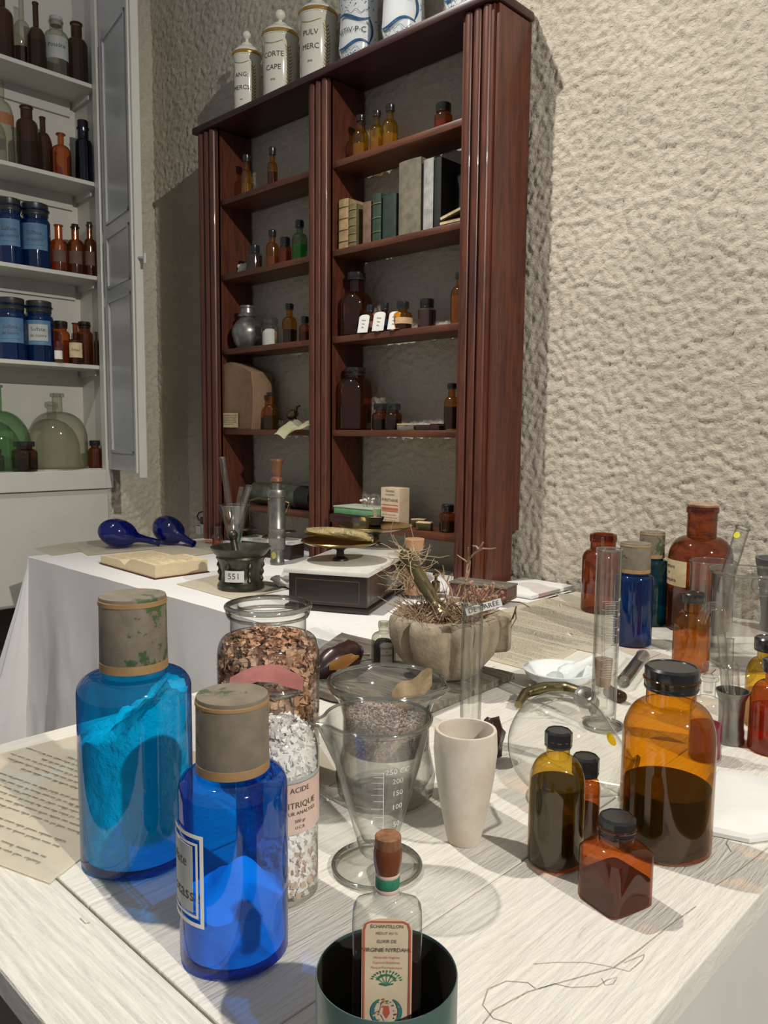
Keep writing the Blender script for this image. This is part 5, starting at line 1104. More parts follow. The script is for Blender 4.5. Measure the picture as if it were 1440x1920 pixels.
stroke(bm, [(.006, H*.745), (.006, H*.27)], .0007, conep, 0)
for s, q in (('250 CC', .745), ('200', .675), ('150', .59), ('100', .49), ('50', .36)): add_text(bm, s, .0085, conep, 0, du=.021, dv=H*q)
finish(bm, 'graduations', ['white'], t, smooth=False)

# wide glass pot with lavender
t, Rb_ = tobj('glass_pot', 'wide-lipped glass pot holding dried lavender seeds behind the conical measure', 'pot', 722, 1534, 176); x, y = t.location.x, t.location.y; H = ztop(x, y, 1273)-TZ; d = proj((x, y, TZ+H))[2]; Rt = 111*d/F_PX; R = Rb_*1.04; sr = math.atan2(RT.y, RT.x)-.35
bm = bmesh.new(); lathe(bm, [(0, .002), (R*.85, 0), (R*.98, .008), (R*1.02, .03), (R*.98, H*.25), (R*.88, H*.45), (R*.88, H*.70), (R*.98, H*.84), (Rt*.95, H*.92), (Rt*.985, H*.935), (Rt*1.0, H*.955), (Rt*1.0, H*.975), (Rt*.98, H*.992), (Rt*.95, H*.998), (Rt*.92, H*.985), (Rt*.90, H*.96), (R*.93, H*.84), (R*.84, H*.7), (R*.84, H*.45), (R*.93, H*.22), (R*.95, .03), (R*.8, .012), (0, .010)], 80, rf=spoutf(.10, H*.8, H*.98, sr)); finish(bm, 'glass_body', 'clear', t)
rim_ring(t, Rt*.975, H*.975, Rt*.034, rf=lambda a, z: spoutf(.10, H*.8, H*.98, sr)(a, H), n=128)
lv = H*.70; bm = bmesh.new(); rl = R*.82
lathe(bm, [(0, H*.42), (rl, H*.42), (rl, lv), (0, lv)], 40, mat=0)
for k in range(3200):
    a = rr.uniform(0, 2*PI)
    if k < 2000: ri = rl*math.sqrt(rr.random()); c = Vector((ri*math.cos(a), ri*math.sin(a), lv+.002*rr.random()+.006*max(0, 1-ri/rl)))
    else: c = Vector((rl*1.005*math.cos(a), rl*1.005*math.sin(a), rr.uniform(H*.43, lv)))
    dd = Vector((rr.uniform(-1, 1), rr.uniform(-1, 1), rr.uniform(-.35, .35))).normalized()*.0030; s = dd.orthogonal().normalized()*.0011; s2 = dd.cross(s).normalized()*.0011
    vs = [bm.verts.new(c+p) for p in (dd, s, s2, -s, -s2, -dd)]; mi = rr.choice((1, 1, 2, 0))
    for q in ((0, 1, 2), (0, 2, 3), (0, 3, 4), (0, 4, 1), (5, 2, 1), (5, 3, 2), (5, 4, 3), (5, 1, 4)): bm.faces.new([vs[i] for i in q]).material_index = mi
lk = finish(bm, 'lavender_seeds', ['lavender', pm('pale_lavender', (.66, .55, .50), rough=.9), pm('purple_lavender', (.20, .11, .13), rough=.9)], t, smooth=False); lk['kind'] = 'stuff'
lf = thing('beige_leaf', 'beige dried leaf standing in the lavender pot', 'leaf', (x, y, TZ+lv+.006), math.atan2(RT.y, RT.x)); bm = bmesh.new(); g = []
for i in range(9):
    u = i/8; row = [bm.verts.new((R*.12+.050*u, .018+v*.020*math.sin(PI*(.1+.85*u)), .002+.030*u+.004*math.sin(u*9)+v*.012)) for v in (-1, -.5, 0, .5, 1)]; g.append(row)
for i in range(8):
    for j in range(4): bm.faces.new((g[i][j], g[i+1][j], g[i+1][j+1], g[i][j+1]))
bmesh.ops.solidify(bm, geom=list(bm.faces), thickness=.001); finish(bm, 'leaf', 'straw_pale', lf, autosm=50)

# clay beaker
t, Rb_ = tobj('clay_beaker', 'white unglazed clay beaker tapering to a narrow foot', 'beaker', 869, 1592, 62); x, y = t.location.x, t.location.y; H = ztop(x, y, 1367)-TZ; d = proj((x, y, TZ+H))[2]; Rt = 58*d/F_PX
bm = bmesh.new(); lathe(bm, [(0, 0), (Rb_*.95, 0), (Rb_, .003), (Rb_*1.1, H*.08), (Rt*.80, H*.35), (Rt*.95, H*.6), (Rt*1.03, H*.82), (Rt*1.0, H*.985), (Rt*.98, H), (Rt*.89, H), (Rt*.87, H*.97), (Rt*.88, H*.8), (Rt*.80, H*.55), (Rt*.62, H*.3), (Rb_*.6, H*.1), (0, H*.08)], 64, rf=lambda a, z: 1+.006*math.sin(2*a+1)); finish(bm, 'beaker_body', 'clay', t)
# glass tube behind it
p0 = Vector(stand(881, 1395, 38)[:2]+(TZ+.0005,)); zt = ztop(p0.x, p0.y, 1136); rt_ = 19.5*proj(p0)[2]/F_PX
tubeobj('glass_tube', 'tall plain glass tube standing upright behind the clay beaker', p0, (p0.x, p0.y, zt), rt_, mat='clear', cat='tube', closed=False, thick=.14)
# dark dried pod
c = P(921, 1400, Z=TZ+.02); lump('dried_pod', 'dark wrinkled dried pod behind the clay beaker', 'pod', (c.x, c.y, TZ), .030, 'pepper', sc=(.55, .7, 1.05), seed=8, amp=.3)
# green-black medicine bottle, small amber one, big amber one, square one
t, R, H, pr = nb('medicine_bottle', 'tall narrow brown bottle full of dark green liquid with faceted black cap', 1039, 1640, 102, 1370, mat='yellow', sz=.58, nz=.80, nr=.42, cap='screw', cr=.50, ch=.125, sides=10, capmat='cap', liq='l_dark', lev=.60, liph=.02)
t, R, H, pr = nb('medicine_bottle', 'small reddish-brown bottle with faceted cap hidden behind the dark green one', 1093, 1578, 56, 1418, mat='amber_red', sz=.58, nz=.72, nr=.7, cap='screw', cr=.90, ch=.24, sides=10, liq='l_dark', lev=.35)
t, R, H, pr = nb('amber_bottle', 'largest amber bottle with broad black screw cap, third full of black liquid', 1243, 1627, 166, 1250, mat='amber', sz=.60, nz=.80, nr=.53, cap='screw', cr=.585, ch=.125, liq='l_dark', lev=.345, liph=.02)
aj = camang(1, 1); 
t, R, H, pr = nb('square_bottle', 'small square orange-brown bottle with faceted black cap in front', 1150, 1728, 133, 1531, mat='amber_red', sz=.60, nz=.70, nr=.62, cap='screw', cr=.66, ch=.22, sides=10, sq=7, sqrot=camang(-.31, .68)+PI/4+.08, liq=liquid('maroon_powder', (.25, .08, .06), .75, (.13, .045, .035)), lev=.30)
# round flask lying on its side
c = P(1052, 1398, Z=TZ+.066); Rk = 99*proj(c)[2]/F_PX; c = P(1052, 1398, Z=TZ+Rk); tip = P(1182, 1462, Z=TZ+.034); ax = tip-c; L = ax.length
t = thing('round_flask', 'large round clear glass flask lying on its side with yellow dot on its neck', 'flask', c); t.rotation_mode = 'QUATERNION'; t.rotation_quaternion = ax.to_track_quat('Z', 'Y')
pr = [(Rk*math.sin(q), -Rk*math.cos(q)) for q in [PI*i/30 for i in range(0, 21)]]; r0, z0 = pr[-1]; rn = .024
pr += [(r0+(rn-r0)*s, z0+(L-z0)*s*.9) for s in (.15, .3, .45, .6, .75, .9, 1)]+[(rn, L-.006), (rn*1.25, L-.003), (rn*1.25, L), (rn*.95, L), (rn*.92, L-.02)]; pr[0] = (0, -Rk); rim_ring(t, rn*1.15, L-.002, .003, n=48)
bm = bmesh.new(); lathe(bm, pr, 64); finish(bm, 'glass_body', 'clear_thin', t)
# yellow dot sticker on the surface, facing up and to the camera
wp = P(1144, 1387, Z=TZ+.075); lp = t.rotation_quaternion.inverted() @ (wp-c); 
az = math.atan2(lp.y, lp.x); ups = t.rotation_quaternion.inverted() @ Vector((0, 0, 1)); tc_ = t.rotation_quaternion.inverted() @ (CAM-c).normalized(); nn = (ups*.9+tc_*.4); az = math.atan2(nn.y, nn.x); 
slope = (rn-r0)/((L-z0)*.9); best = None
for zi in range(20):
    for ai in range(72):
        zq = z0+(L-z0)*.9*(zi/20); rq_ = r0+slope*(zq-z0); aq = 2*PI*ai/72; lq = Vector((rq_*math.cos(aq), rq_*math.sin(aq), zq)); wq = c+t.rotation_quaternion @ lq
        if (t.rotation_quaternion @ Vector((math.cos(aq), math.sin(aq), 0))).dot((CAM-wq).normalized()) < .35: continue
        s_ = proj(wq); e_ = math.hypot(s_[0]-1144, s_[1]-1387)
        if best is None or e_ < best[0]: best = (e_, zq, aq)
zz, az = best[1], best[2]
k = (zz-z0)/((L-z0)*.9); rr_ = r0+(rn-r0)*k; slope = (rn-r0)/((L-z0)*.9)
bm = bmesh.new(); cp_ = lambda u, v: Vector(((rr_+slope*v+.0010)*math.cos(az+u/rr_), (rr_+slope*v+.0010)*math.sin(az+u/rr_), zz+v)); cv = bm.verts.new(cp_(0, 0)); rg = [bm.verts.new(cp_(.0075*math.cos(q), .0075*math.sin(q))) for q in [2*PI*i/24 for i in range(24)]]
for i in range(24): bm.faces.new((cv, rg[i], rg[(i+1) % 24]))
bmesh.ops.solidify(bm, geom=list(bm.faces), thickness=-.0004); finish(bm, 'sticker', 'yellow_dot', t)
# brass curved handle with medallion
pts = [(972, 1322, .012), (985, 1300, .014), (1020, 1290, .018), (1060, 1290, .020), (1090, 1300, .020), (1115, 1318, .014), (1112, 1333, .009)]
c = P(1040, 1300, Z=TZ+.015); t = thing('brass_clasp', 'curved brass clasp lying behind the round flask, ending in an engraved button', 'clasp', (c.x, c.y, TZ)); bm = bmesh.new(); ps = [P(a, b, Z=TZ+h)-Vector((c.x, c.y, TZ)) for a, b, h in pts]
sm = []
for i in range(len(ps)-1):
    for s in range(4): sm.append(ps[i].lerp(ps[i+1], s/4))
sm.append(ps[-1]); tube(bm, sm, [.0065+.004*math.sin(PI*i/(len(sm)-1)) for i in range(len(sm))], 12); finish(bm, 'bar', 'brass_dark', t)
b0 = P(1097, 1306, Z=TZ+.036)-Vector((c.x, c.y, TZ)); qn = ((CAM-c).normalized()+Vector((.1, 0, .6))).to_track_quat('Z', 'Y').to_matrix().to_4x4(); MM = Matrix.Translation(b0) @ qn
bm = bmesh.new(); lathe(bm, [(0, -.016), (.012, -.016), (.017, -.010), (.0185, -.003), (.017, 0), (.0125, .001), (.0115, .005), (.010, .006), (0, .006)], 32, M4=MM); finish(bm, 'button', 'pewter', t)
bm = bmesh.new(); add_text(bm, 'S', .012, lambda u, v, o=0: MM @ Vector((u, v, .0066)), 0); finish(bm, 'engraving', ['brass'], t, smooth=False)
# white octagonal porcelain mortar with pestle
t, R = tobj('porcelain_mortar', 'white faceted porcelain mortar behind the curved brass clasp', 'mortar', 1046, 1298, 84); x, y = t.location.x, t.location.y; H = ztop(x, y, 1254)-TZ; Rt = 65*proj((x, y, TZ+H))[2]/F_PX
bm = bmesh.new(); lathe(bm, [(0, .004), (R*.9, 0), (R, .004), (R*1.15, .015), (Rt*.9, H*.55), (Rt, H*.93), (Rt, H), (Rt*.91, H), (Rt*.86, H*.9), (Rt*.68, H*.45), (R*.6, H*.2), (0, H*.15)], 64, rf=lambda a, z: 1+(.03*(1/max(.924, math.cos(((a+.2) % (PI/4))-PI/8))-1)*12 if .012 < z < H*.9 else 0)); finish(bm, 'mortar_body', 'porc_w', t)
a, b = P(1052, 1268, Z=TZ+H*.62), P(1122, 1232, Z=TZ+H*1.25); d = b-a; t2 = thing('porcelain_pestle', 'white porcelain pestle resting in the faceted mortar', 'pestle', a); t2.rotation_mode = 'QUATERNION'; t2.rotation_quaternion = d.to_track_quat('Z', 'Y'); Lq = d.length
bm = bmesh.new(); lathe(bm, [(0, -.004), (.010, -.003), (.0155, .006), (.0155, .022), (.012, .032), (.0085, Lq*.6), (.009, Lq-.004), (0, Lq)], 28); finish(bm, 'pestle_body', 'porc_w', t2)
# stone mortar on its board
zb = TZ+.016; K, A, C, B = [P(a, b, Z=zb) for a, b in ((964, 1262), (640, 1186), (520, 1275), (770, 1338))]; bm = bmesh.new()
for nm, (a, b, c_, d) in (('x', (K, A, C, B)),):
    n = 30; top = []
    quad = lambda u, v: (a*(1-u)+b*u)*(1-v)+(d*(1-u)+c_*u)*v
    ring = [quad(i/n, 0) for i in range(n)]+[quad(1, i/n) for i in range(n)]+[quad(1-i/n, 1) for i in range(n)]+[quad(0, 1-i/n) for i in range(n)]
    ring = [p+Vector((noise.noise(p*30), noise.noise(p*30+Vector((5, 0, 0))), 0))*.0035 for p in ring]
tv = [bm.verts.new(p) for p in ring]; bv = [bm.verts.new(Vector((p.x, p.y, TZ+.0042))) for p in ring]; bm.faces.new(tv); bm.faces.new(bv[::-1])
for i in range(len(tv)): j = (i+1) % len(tv); bm.faces.new((tv[i], bv[i], bv[j], tv[j]))
tag(finish(bm, 'wooden_board', 'oldwood', autosm=30), 'grey weathered wooden board carrying the stone mortar', 'board')
t, R = tobj('stone_mortar', 'heavy lobed stone mortar full of dried herbs on a wooden board', 'mortar', 832, 1282, 128, z=zb); t.location.z = zb; x, y = t.location.x, t.location.y; H = ztop(x, y, 1152)-zb; Rt = 98*proj((x, y, zb+H))[2]/F_PX; a0 = camang(x, y)
def lobes(a, z):
    k = min(1, max(0, z/(H*.25))); q = ((a-a0+.32) % (PI/3.5))-PI/7; return 1+k*(.05-.17*math.exp(-(q/.085)**2)+.02*noise.noise(Vector((math.cos(a)*2, math.sin(a)*2, z*14))))
def lobes_in(a, z): return 1
bm = bmesh.new(); lathe(bm, [(0, .003), (R*.9, 0), (R, .006), (R*1.08, H*.14), (Rt*.90, H*.38), (Rt*1.0, H*.62), (Rt*1.03, H*.84), (Rt*1.0, H*.96), (Rt*.94, H), (Rt*.80, H*1.0), (Rt*.76, H*.97), (Rt*.7, H*.7), (Rt*.5, H*.45), (0, H*.4)], 140, rf=lambda a, z: lobes(a, z) if True else 1); finish(bm, 'mortar_body', 'stone', t, autosm=60)
# side lug
al = math.atan2(RT.y, RT.x)+.30; MM = Matrix.Rotation(al, 4, 'Z') @ Matrix.Translation((Rt*1.08, 0, H*.62)); bm = bmesh.new(); box(bm, -.025, .022, -.028, .028, -H*.30, H*.36, bev=.011, M4=MM, seg=4); finish(bm, 'lug', 'stone', t, autosm=60)
mt = t
# bronze pestle in it
pa = Vector((x+.0, y, zb+H*.7)); pa = P(826, 1150, Y=y-.02); pb = P(758, 1035, Y=y-.0); d = pb-pa; t2 = thing('bronze_pestle', 'slim aged brass pestle leaning left out of the stone mortar', 'pestle', pa); t2.rotation_mode = 'QUATERNION'; t2.rotation_quaternion = d.to_track_quat('Z', 'Y'); Lq = d.length
bm = bmesh.new(); lathe(bm, [(0, -.02), (.014, -.018), (.017, -.006), (.013, .004), (.015, .010), (.010, .018), (.009, Lq*.15), (.0125, Lq*.3), (.0115, Lq*.34), (.0135, Lq*.38), (.0125, Lq*.9), (.014, Lq*.94), (.010, Lq), (0, Lq+.004)], 28); finish(bm, 'pestle_body', 'brass_dark', t2)
# dried herbs: many thin curved stems
def stem(bm, p, dr, L, r, curl, n=7, mi=0, fork=0):
    pts = [p]; v = dr.normalized()
    for i in range(n):
        v = (v+Vector((rr.uniform(-1, 1), rr.uniform(-1, 1), rr.uniform(-.7, .9)))*curl).normalized(); pts.append(pts[-1]+v*(L/n))
    tube(bm, pts, [r*(1-.6*i/n) for i in range(n+1)], 5, mat=mi)
    if fork:
        for _ in range(fork):
            i = rr.randint(2, n-1); stem(bm, pts[i], v+Vector((rr.uniform(-1, 1), rr.uniform(-1, 1), rr.uniform(0, 1))), L*.35, r*.7, curl, 4, mi)
    return pts[-1]
top = Vector((x, y, zb+H*.93)); bm = bmesh.new()
for k in range(420):
    a = rr.uniform(0, 2*PI); q = math.sqrt(rr.random())*Rt*.82; p = top+Vector((q*math.cos(a), q*math.sin(a), rr.uniform(-.006, .014)))
    stem(bm, p, Vector((rr.uniform(-1, 1), rr.uniform(-1, 1), rr.uniform(.0, .75))), rr.uniform(.025, .065), rr.uniform(.0006, .0013), .22, mi=rr.choice((0, 0, 1, 2)))
hb = finish(bm, 'dried_herbs', ['straw', 'straw_pale', pm('dark_dried_herb', (.12, .075, .055), rough=.9)], autosm=60); tag(hb, 'tangle of thin dried herb stems filling the stone mortar', 'herbs', kind='stuff')
bm = bmesh.new(); lathe(bm, [(0, H*.86), (Rt*.70, H*.86), (Rt*.5, H*.93), (0, H*.95)], 28, M4=Matrix.Translation((x, y, zb))); tag(finish(bm, 'herb_fill', 'straw'), 'matted brown herb bed at the bottom of the stone mortar', 'herbs', kind='stuff')
# root tuft on the pestle top
bm = bmesh.new(); tuft = P(762, 1052, Y=y-.01)
for k in range(85): stem(bm, tuft+Vector((rr.uniform(-.022, .022), rr.uniform(-.014, .014), rr.uniform(-.05, .022))), Vector((rr.uniform(-1, 1), rr.uniform(-1, 1), rr.uniform(-1, .6))), rr.uniform(.03, .075), .0009, .45, n=9)
tag(finish(bm, 'root_tuft', 'straw_pale', autosm=60), 'pale tangled root tuft caught on the brass pestle', 'roots', kind='stuff')
# branching twigs
def twig(name, label, pts, r, sub=(), mat='straw'):
    bm = bmesh.new(); ps = [P(a, b, Y=y-.03+c_) for a, b, c_ in pts]; tube(bm, ps, [r*(1-.55*i/(len(ps)-1)) for i in range(len(ps))], 6)
    for s in sub: q = [P(a, b, Y=y-.03+c_) for a, b, c_ in s]; tube(bm, q, [r*.7*(1-.6*i/(len(q)-1)) for i in range(len(q))], 6)
    o = finish(bm, name, mat, autosm=60); tag(o, label, 'twig')
twig('dried_twig', 'tall branching dried twig rising from the right of the stone mortar', [(872, 1150, 0), (873, 1100, 0), (876, 1065, .01), (880, 1048, .01), (892, 1036, .01), (902, 1024, 0), (906, 1017, 0)], .0026,
     ([(892, 1036, .01), (905, 1029, 0), (920, 1030, -.01), (930, 1028, -.01)], [(897, 1030, 0), (893, 1025, 0), (886, 1024, .01)], [(878, 1056, .01), (870, 1050, 0), (862, 1045, 0), (857, 1041, 0)], [(880, 1048, .01), (878, 1038, .01), (878, 1027, 0)], [(874, 1090, 0), (880, 1070, .01), (882, 1052, .01)], [(873, 1095, 0), (862, 1098, 0), (855, 1108, 0)]))
twig('dried_twig', 'crooked dried twig left of the tall one in the stone mortar', [(850, 1128, 0), (845, 1104, 0), (838, 1092, 0), (832, 1085, 0), (824, 1074, 0), (815, 1068, 0)], .0022,
     ([(838, 1092, 0), (842, 1080, 0), (848, 1076, 0), (846, 1088, 0)], [(832, 1085, 0), (832, 1070, 0), (830, 1060, 0)], [(824, 1074, 0), (822, 1080, 0)]))
twig('dried_twig', 'needle-leaved dried sprig hanging right over the rim of the stone mortar', [(900, 1150, 0), (925, 1136, -.01), (950, 1128, -.02), (975, 1130, -.03), (993, 1139, -.04)], .0018,
     [[(950-6*k, 1129+k, -.02), (940-6*k+12, 1120+3*k, -.02), (952-6*k+14, 1118+3*k, -.02)] for k in range(6)]+[[(968, 1138, -.03), (964, 1150, -.03), (955, 1172, -.03)], [(966, 1145, -.03), (968, 1160, -.03), (958, 1178, -.03)], [(967, 1142, -.03), (962, 1160, -.03), (953, 1168, -.03)]], mat=pm('olive_sprig', (.16, .11, .06), rough=.9))
bm = bmesh.new(); 
for k in range(46):
    px_, py_ = rr.uniform(880, 945), rr.uniform(1092, 1140); b0 = P(900+rr.uniform(-15, 15), 1150, Y=y-.03); e = P(px_, py_, Y=y-.03+rr.uniform(-.03, .03)); m_ = (b0+e)/2+Vector((rr.uniform(-.008, .008), rr.uniform(-.008, .008), .004)); tube(bm, [b0, m_, e], .0007, 4); bmesh.ops.create_icosphere(bm, subdivisions=1, radius=rr.uniform(.0022, .004), matrix=Matrix.Translation(e))
bunch = finish(bm, 'dried_blossoms', pm('pinkish_dried_blossom', (.42, .25, .18), (.30, .16, .11), scale=200, rough=.9), autosm=60); tag(bunch, 'bushy bunch of small pinkish dried blossoms at the right of the stone mortar', 'flowers', kind='stuff')
# paper tag on the herbs
c = P(907, 1139, Y=y-.075); u = (RT*.97+UP*.28).normalized(); vv = (UP*.97-RT*.28).normalized(); nn = u.cross(vv); f = lambda a, b, o=0: c+u*a+vv*b+nn*o; bm = bmesh.new(); patch(bm, f, .060, .013, nu=6); add_text(bm, 'DE CARÉE', .011, lambda a, b, o=0: f(a, b, .0008), 1, spacing=1.05); tag(finish(bm, 'herb_tag', ['paper_w', 'ink'], smooth=False), 'narrow white paper strip with black lettering on the herbs', 'tag')
# small bottle with black grains
t, R = tobj('grain_bottle', 'little clear bottle of black grains with white label left of the stone mortar', 'bottle', 719, 1250, 46, z=zb); t.location.z = zb; x2, y2 = t.location.x, t.location.y; H = ztop(x2, y2, 1166)-zb
pr = bottle(t, R, H, mat='clear_grey', sz=.58, nz=.74, nr=.42, lip=1.1, liph=.14, cap=None, n=36)
bm = bmesh.new(); lathe(bm, [(0, .004), (R*.88, .004), (R*.9, H*.42), (R*.6, H*.56), (0, H*.5)], 24, rf=lambda a, z: 1-.12*abs(math.sin(5*a+z*200))); finish(bm, 'grains', 'charcoal', t)
cyl_label(t, R, H*.30, R*1.0, H*.52, camang(x2, y2)+.25, arch=H*.05, lines=[('GRAINES', H*.075, H*.12), ('DE', H*.05, H*.035), ('MOUTARDE', H*.068, -H*.05)])
# dark dried pepper with orange flesh
bm = bmesh.new(); ps = [P(a, b, Z=zb+h) for a, b, h in ((594, 1262, .012), (610, 1250, .020), (628, 1240, .026), (648, 1228, .030), (662, 1226, .024), (668, 1232, .016))]; sm = []
for i in range(len(ps)-1):
    for s in range(4): sm.append(ps[i].lerp(ps[i+1], s/4))
c = ps[2]; t = thing('dried_pepper', 'dark purple dried pepper split open to orange flesh beside the flake jar', 'pepper', (c.x, c.y, zb)); tube(bm, [p-Vector((c.x, c.y, zb)) for p in sm], [.010+.015*math.sin(PI*(i+2)/(len(sm)+4))**.8 for i in range(len(sm))], 14)
for v in bm.verts: v.co += Vector((noise.noise(v.co*45), noise.noise(v.co*45+Vector((7, 0, 0))), noise.noise(v.co*45+Vector((0, 7, 0)))))*.006; v.co.z = max(v.co.z, .0005)
finish(bm, 'skin', 'pepper', t, autosm=60)
bm = bmesh.new(); g = []; o_ = P(650, 1240, Z=zb+.034)-Vector((c.x, c.y, zb)); uh = Vector((RT.x, RT.y, 0)).normalized()
for i in range(9):
    q = i/8; row = [bm.verts.new(o_+uh*(-.030+.052*q)+Vector((0, 0, -.010+.020*q+s*.012*math.sin(PI*(.15+.8*q))))-fx*(.010-.004*abs(s))+Vector((0, 0, .004*noise.noise(Vector((q*6, s*3, 0)))))) for s in (-1, -.4, .2, 1)]; g.append(row)
for i in range(8):
    for j in range(3): bm.faces.new((g[i][j], g[i+1][j], g[i+1][j+1], g[i][j+1]))
bmesh.ops.solidify(bm, geom=list(bm.faces), thickness=.003); finish(bm, 'flesh', 'orange', t, autosm=50)
c = P(690, 1229, Z=zb+.02); bm = bmesh.new(); tube(bm, [P(668, 1227, Z=zb+.014), P(684, 1228, Z=zb+.010), P(692, 1228, Z=zb+.009)], [.002, .0018, .0035], 8); tag(finish(bm, 'cinnamon_stick', 'straw_pale'), 'short pale twig with a ring end between pepper and little bottle', 'twig')

# graduated cylinder
t, R = tobj('graduated_cylinder', 'tall narrow graduated glass cylinder with a cork inside', 'cylinder', 1130, 1372, 46); t.location.z = TZ+.0005; x, y = t.location.x, t.location.y; H = ztop(x, y, 1030)-TZ
bm = bmesh.new(); lathe(bm, [(0, .001), (R*1.5, 0), (R*1.55, .003), (R*1.4, .006), (R*1.02, .009), (R, .014), (R, H*.985), (R*1.07, H*.993), (R*1.05, H), (R*.9, H), (R*.88, H*.98), (R*.88, .022), (R*.5, .018), (0, .018)], 48); finish(bm, 'glass_body', 'clear', t); rim_ring(t, R*.99, H-.001, .0016, n=48); rim_ring(t, R*1.5, .0035, .003, n=48)
bm = bmesh.new(); a0 = camang(x, y); pl = cylp(R, a0+.25, 0)
for k in range(46):
    z = H*(.30+.42*k/45); wd = R*(1.3 if k % 5 == 0 else .8); stroke(bm, [(-wd/2+wd*i/5, z) for i in range(6)], .0004, pl, 0)
for k in range(6): add_text(bm, str((k+1)*10), .006, pl, 0, du=R*.85, dv=H*(.31+.084*k))
finish(bm, 'graduations', ['white'], t, smooth=False)
t2 = thing('cork_stopper', 'cork stopper held inside the graduated cylinder', 'cork', (x-RT.x*R*.12, y-RT.y*R*.12, 0)); z0, z1_ = ztop(x, y, 1286), ztop(x, y, 1236); t2.location.z = z0
bm = bmesh.new(); lathe(bm, [(0, 0), (R*.58, 0), (R*.72, z1_-z0), (0, z1_-z0)], 28); finish(bm, 'cork_body', 'cork', t2)
bm = bmesh.new(); tube(bm, [(-.001, 0, z1_-z0), (-.004, 0, (z1_-z0)*2.5), (-.010*1, 0, ztop(x, y, 1010)-z0)], .0024, 10); finish(bm, 'glass_rod', 'clear', t2)
bm = bmesh.new(); tube(bm, [(0, 0, -.001), (0, 0, TZ+.03-z0)], R*.4, 14); finish(bm, 'lower_tube', 'clear_thin', t2)

# lying test tubes
def lying(name, label, a, b, rpx, mat, group=None):
    r = rpx*1.35/F_PX; p0 = P(a[0], a[1], Z=TZ+r); p1 = P(b[0], b[1], Z=TZ+r); r = rpx*proj(p0)[2]/F_PX; p0.z = p1.z = TZ+r*1.02+.0005; tubeobj(name, label, p0, p1, r, mat=mat, group=group)
lying('test_tube', 'clear test tube lying with its round end toward the graduated cylinder', (1166, 1283), (1205, 1232), 13, 'clear')
lying('brown_phial', 'small brown glass phial lying right of the graduated cylinder', (1172, 1311), (1140, 1296), 11, 'amber_dim')

# back right group
t, R, H, pr = nb('amber_bottle', 'large orange-brown corked bottle with torn label by the rough wall', 1306, 1192, 114, 945, mat='amber_brown', sz=.56, nz=.74, nr=.46, lip=1.08, liph=.05, cap='cork', cr=.50, ch=.045, capmat='cork')
a0 = camang(t.location.x, t.location.y); cyl_label(t, R, H*.46, R*1.5, H*.20, a0-1.15, mat='paper_y', lines=[('Teinture', H*.045, H*.05), ('de', H*.035, 0), ('Quinquina', H*.045, -H*.055)])
bm = bmesh.new(); lathe(bm, [(0, .01), (R*.93, .01), (R*.94, H*.30), (0, H*.31)], 28); finish(bm, 'residue', 'l_brown', t)
nb('amber_jar', 'open-mouthed reddish brown jar leftmost against the rough wall', 1126, 1155, 74, 1003, cat='jar', mat='amber_brown', sz=.66, nz=.80, nr=.62, lip=1.06, liph=.10, cap=None)
bluejar(1184, 1216, 70, 1018, 'small bright blue capped jar behind the handwritten sheet', 'blue_c', 'capworn2', .29, cr=.80, nr=.7, sz=.63, nz=.69)
bluejar(1216, 1176, 60, 997, 'teal-green capped jar behind the small bright blue one', 'teal', 'capworn', .28, cr=.76, nr=.7, sz=.63, nz=.70)
nb('amber_bottle', 'medium amber bottle with black cap standing before the corked bottle', 1293, 1264, 66, 1112, mat='amber', sz=.56, nz=.76, nr=.48, ch=.12, liq='l_yellow', lev=.46)
def beaker(name, label, px, pyb, w, top, mat='clear_thin', cat='beaker', flare=1.05):
    t, R = tobj(name, label, cat, px, pyb, w); t.location.z = TZ+.0004; H = ztop(t.location.x, t.location.y, top)-TZ
    bm = bmesh.new(); lathe(bm, [(0, .001), (R*.9, 0), (R, .006), (R, H*.96), (R*flare, H*.985), (R*flare*1.01, H*.995), (R*flare*.97, H), (R*.95, H*.96), (R*.955, .01), (R*.8, .006), (0, .006)], 56); finish(bm, 'glass_body', mat, t); rim_ring(t, R*flare*.99, H-.001, .0022 if flare > 1.06 else .0012, n=64); return t, R, H
beaker('glass_beaker', 'tall thin clear beaker standing before the corked amber bottle', 1328, 1224, 78, 1052)
tb, Rbk, Hbk = beaker('glass_beaker', 'wide clear beaker with thick rolled lip at the right edge', 1388, 1262, 118, 1070, mat='clear', flare=1.10)
bxp = Vector((tb.location.x, tb.location.y, 0))
c = bxp+Vector((0, 0, TZ+Hbk*.86)); t = thing('glass_ball_stopper', 'hollow glass ball stopper in the mouth of the wide beaker', 'stopper', c+rx*Rbk*.42-fx*Rbk*.3)
bm = bmesh.new(); rb = 21*proj(t.location)[2]/F_PX; lathe(bm, [(rb*math.sin(q), -rb*math.cos(q)) for q in [PI*i/14 for i in range(13)]]+[(rb*.4, rb*1.2)], 32); finish(bm, 'ball', 'clear', t)
tubeobj('test_tube', 'test tube with yellow sticker leaning out behind the wide beaker', bxp-rx*Rbk*.55+fx*Rbk*.4+Vector((0, 0, TZ+Hbk*.72)), P(1393, 990, Y=tb.location.y+.06), .0135, mat='clear')
ttl = bpy.context.scene.objects; 
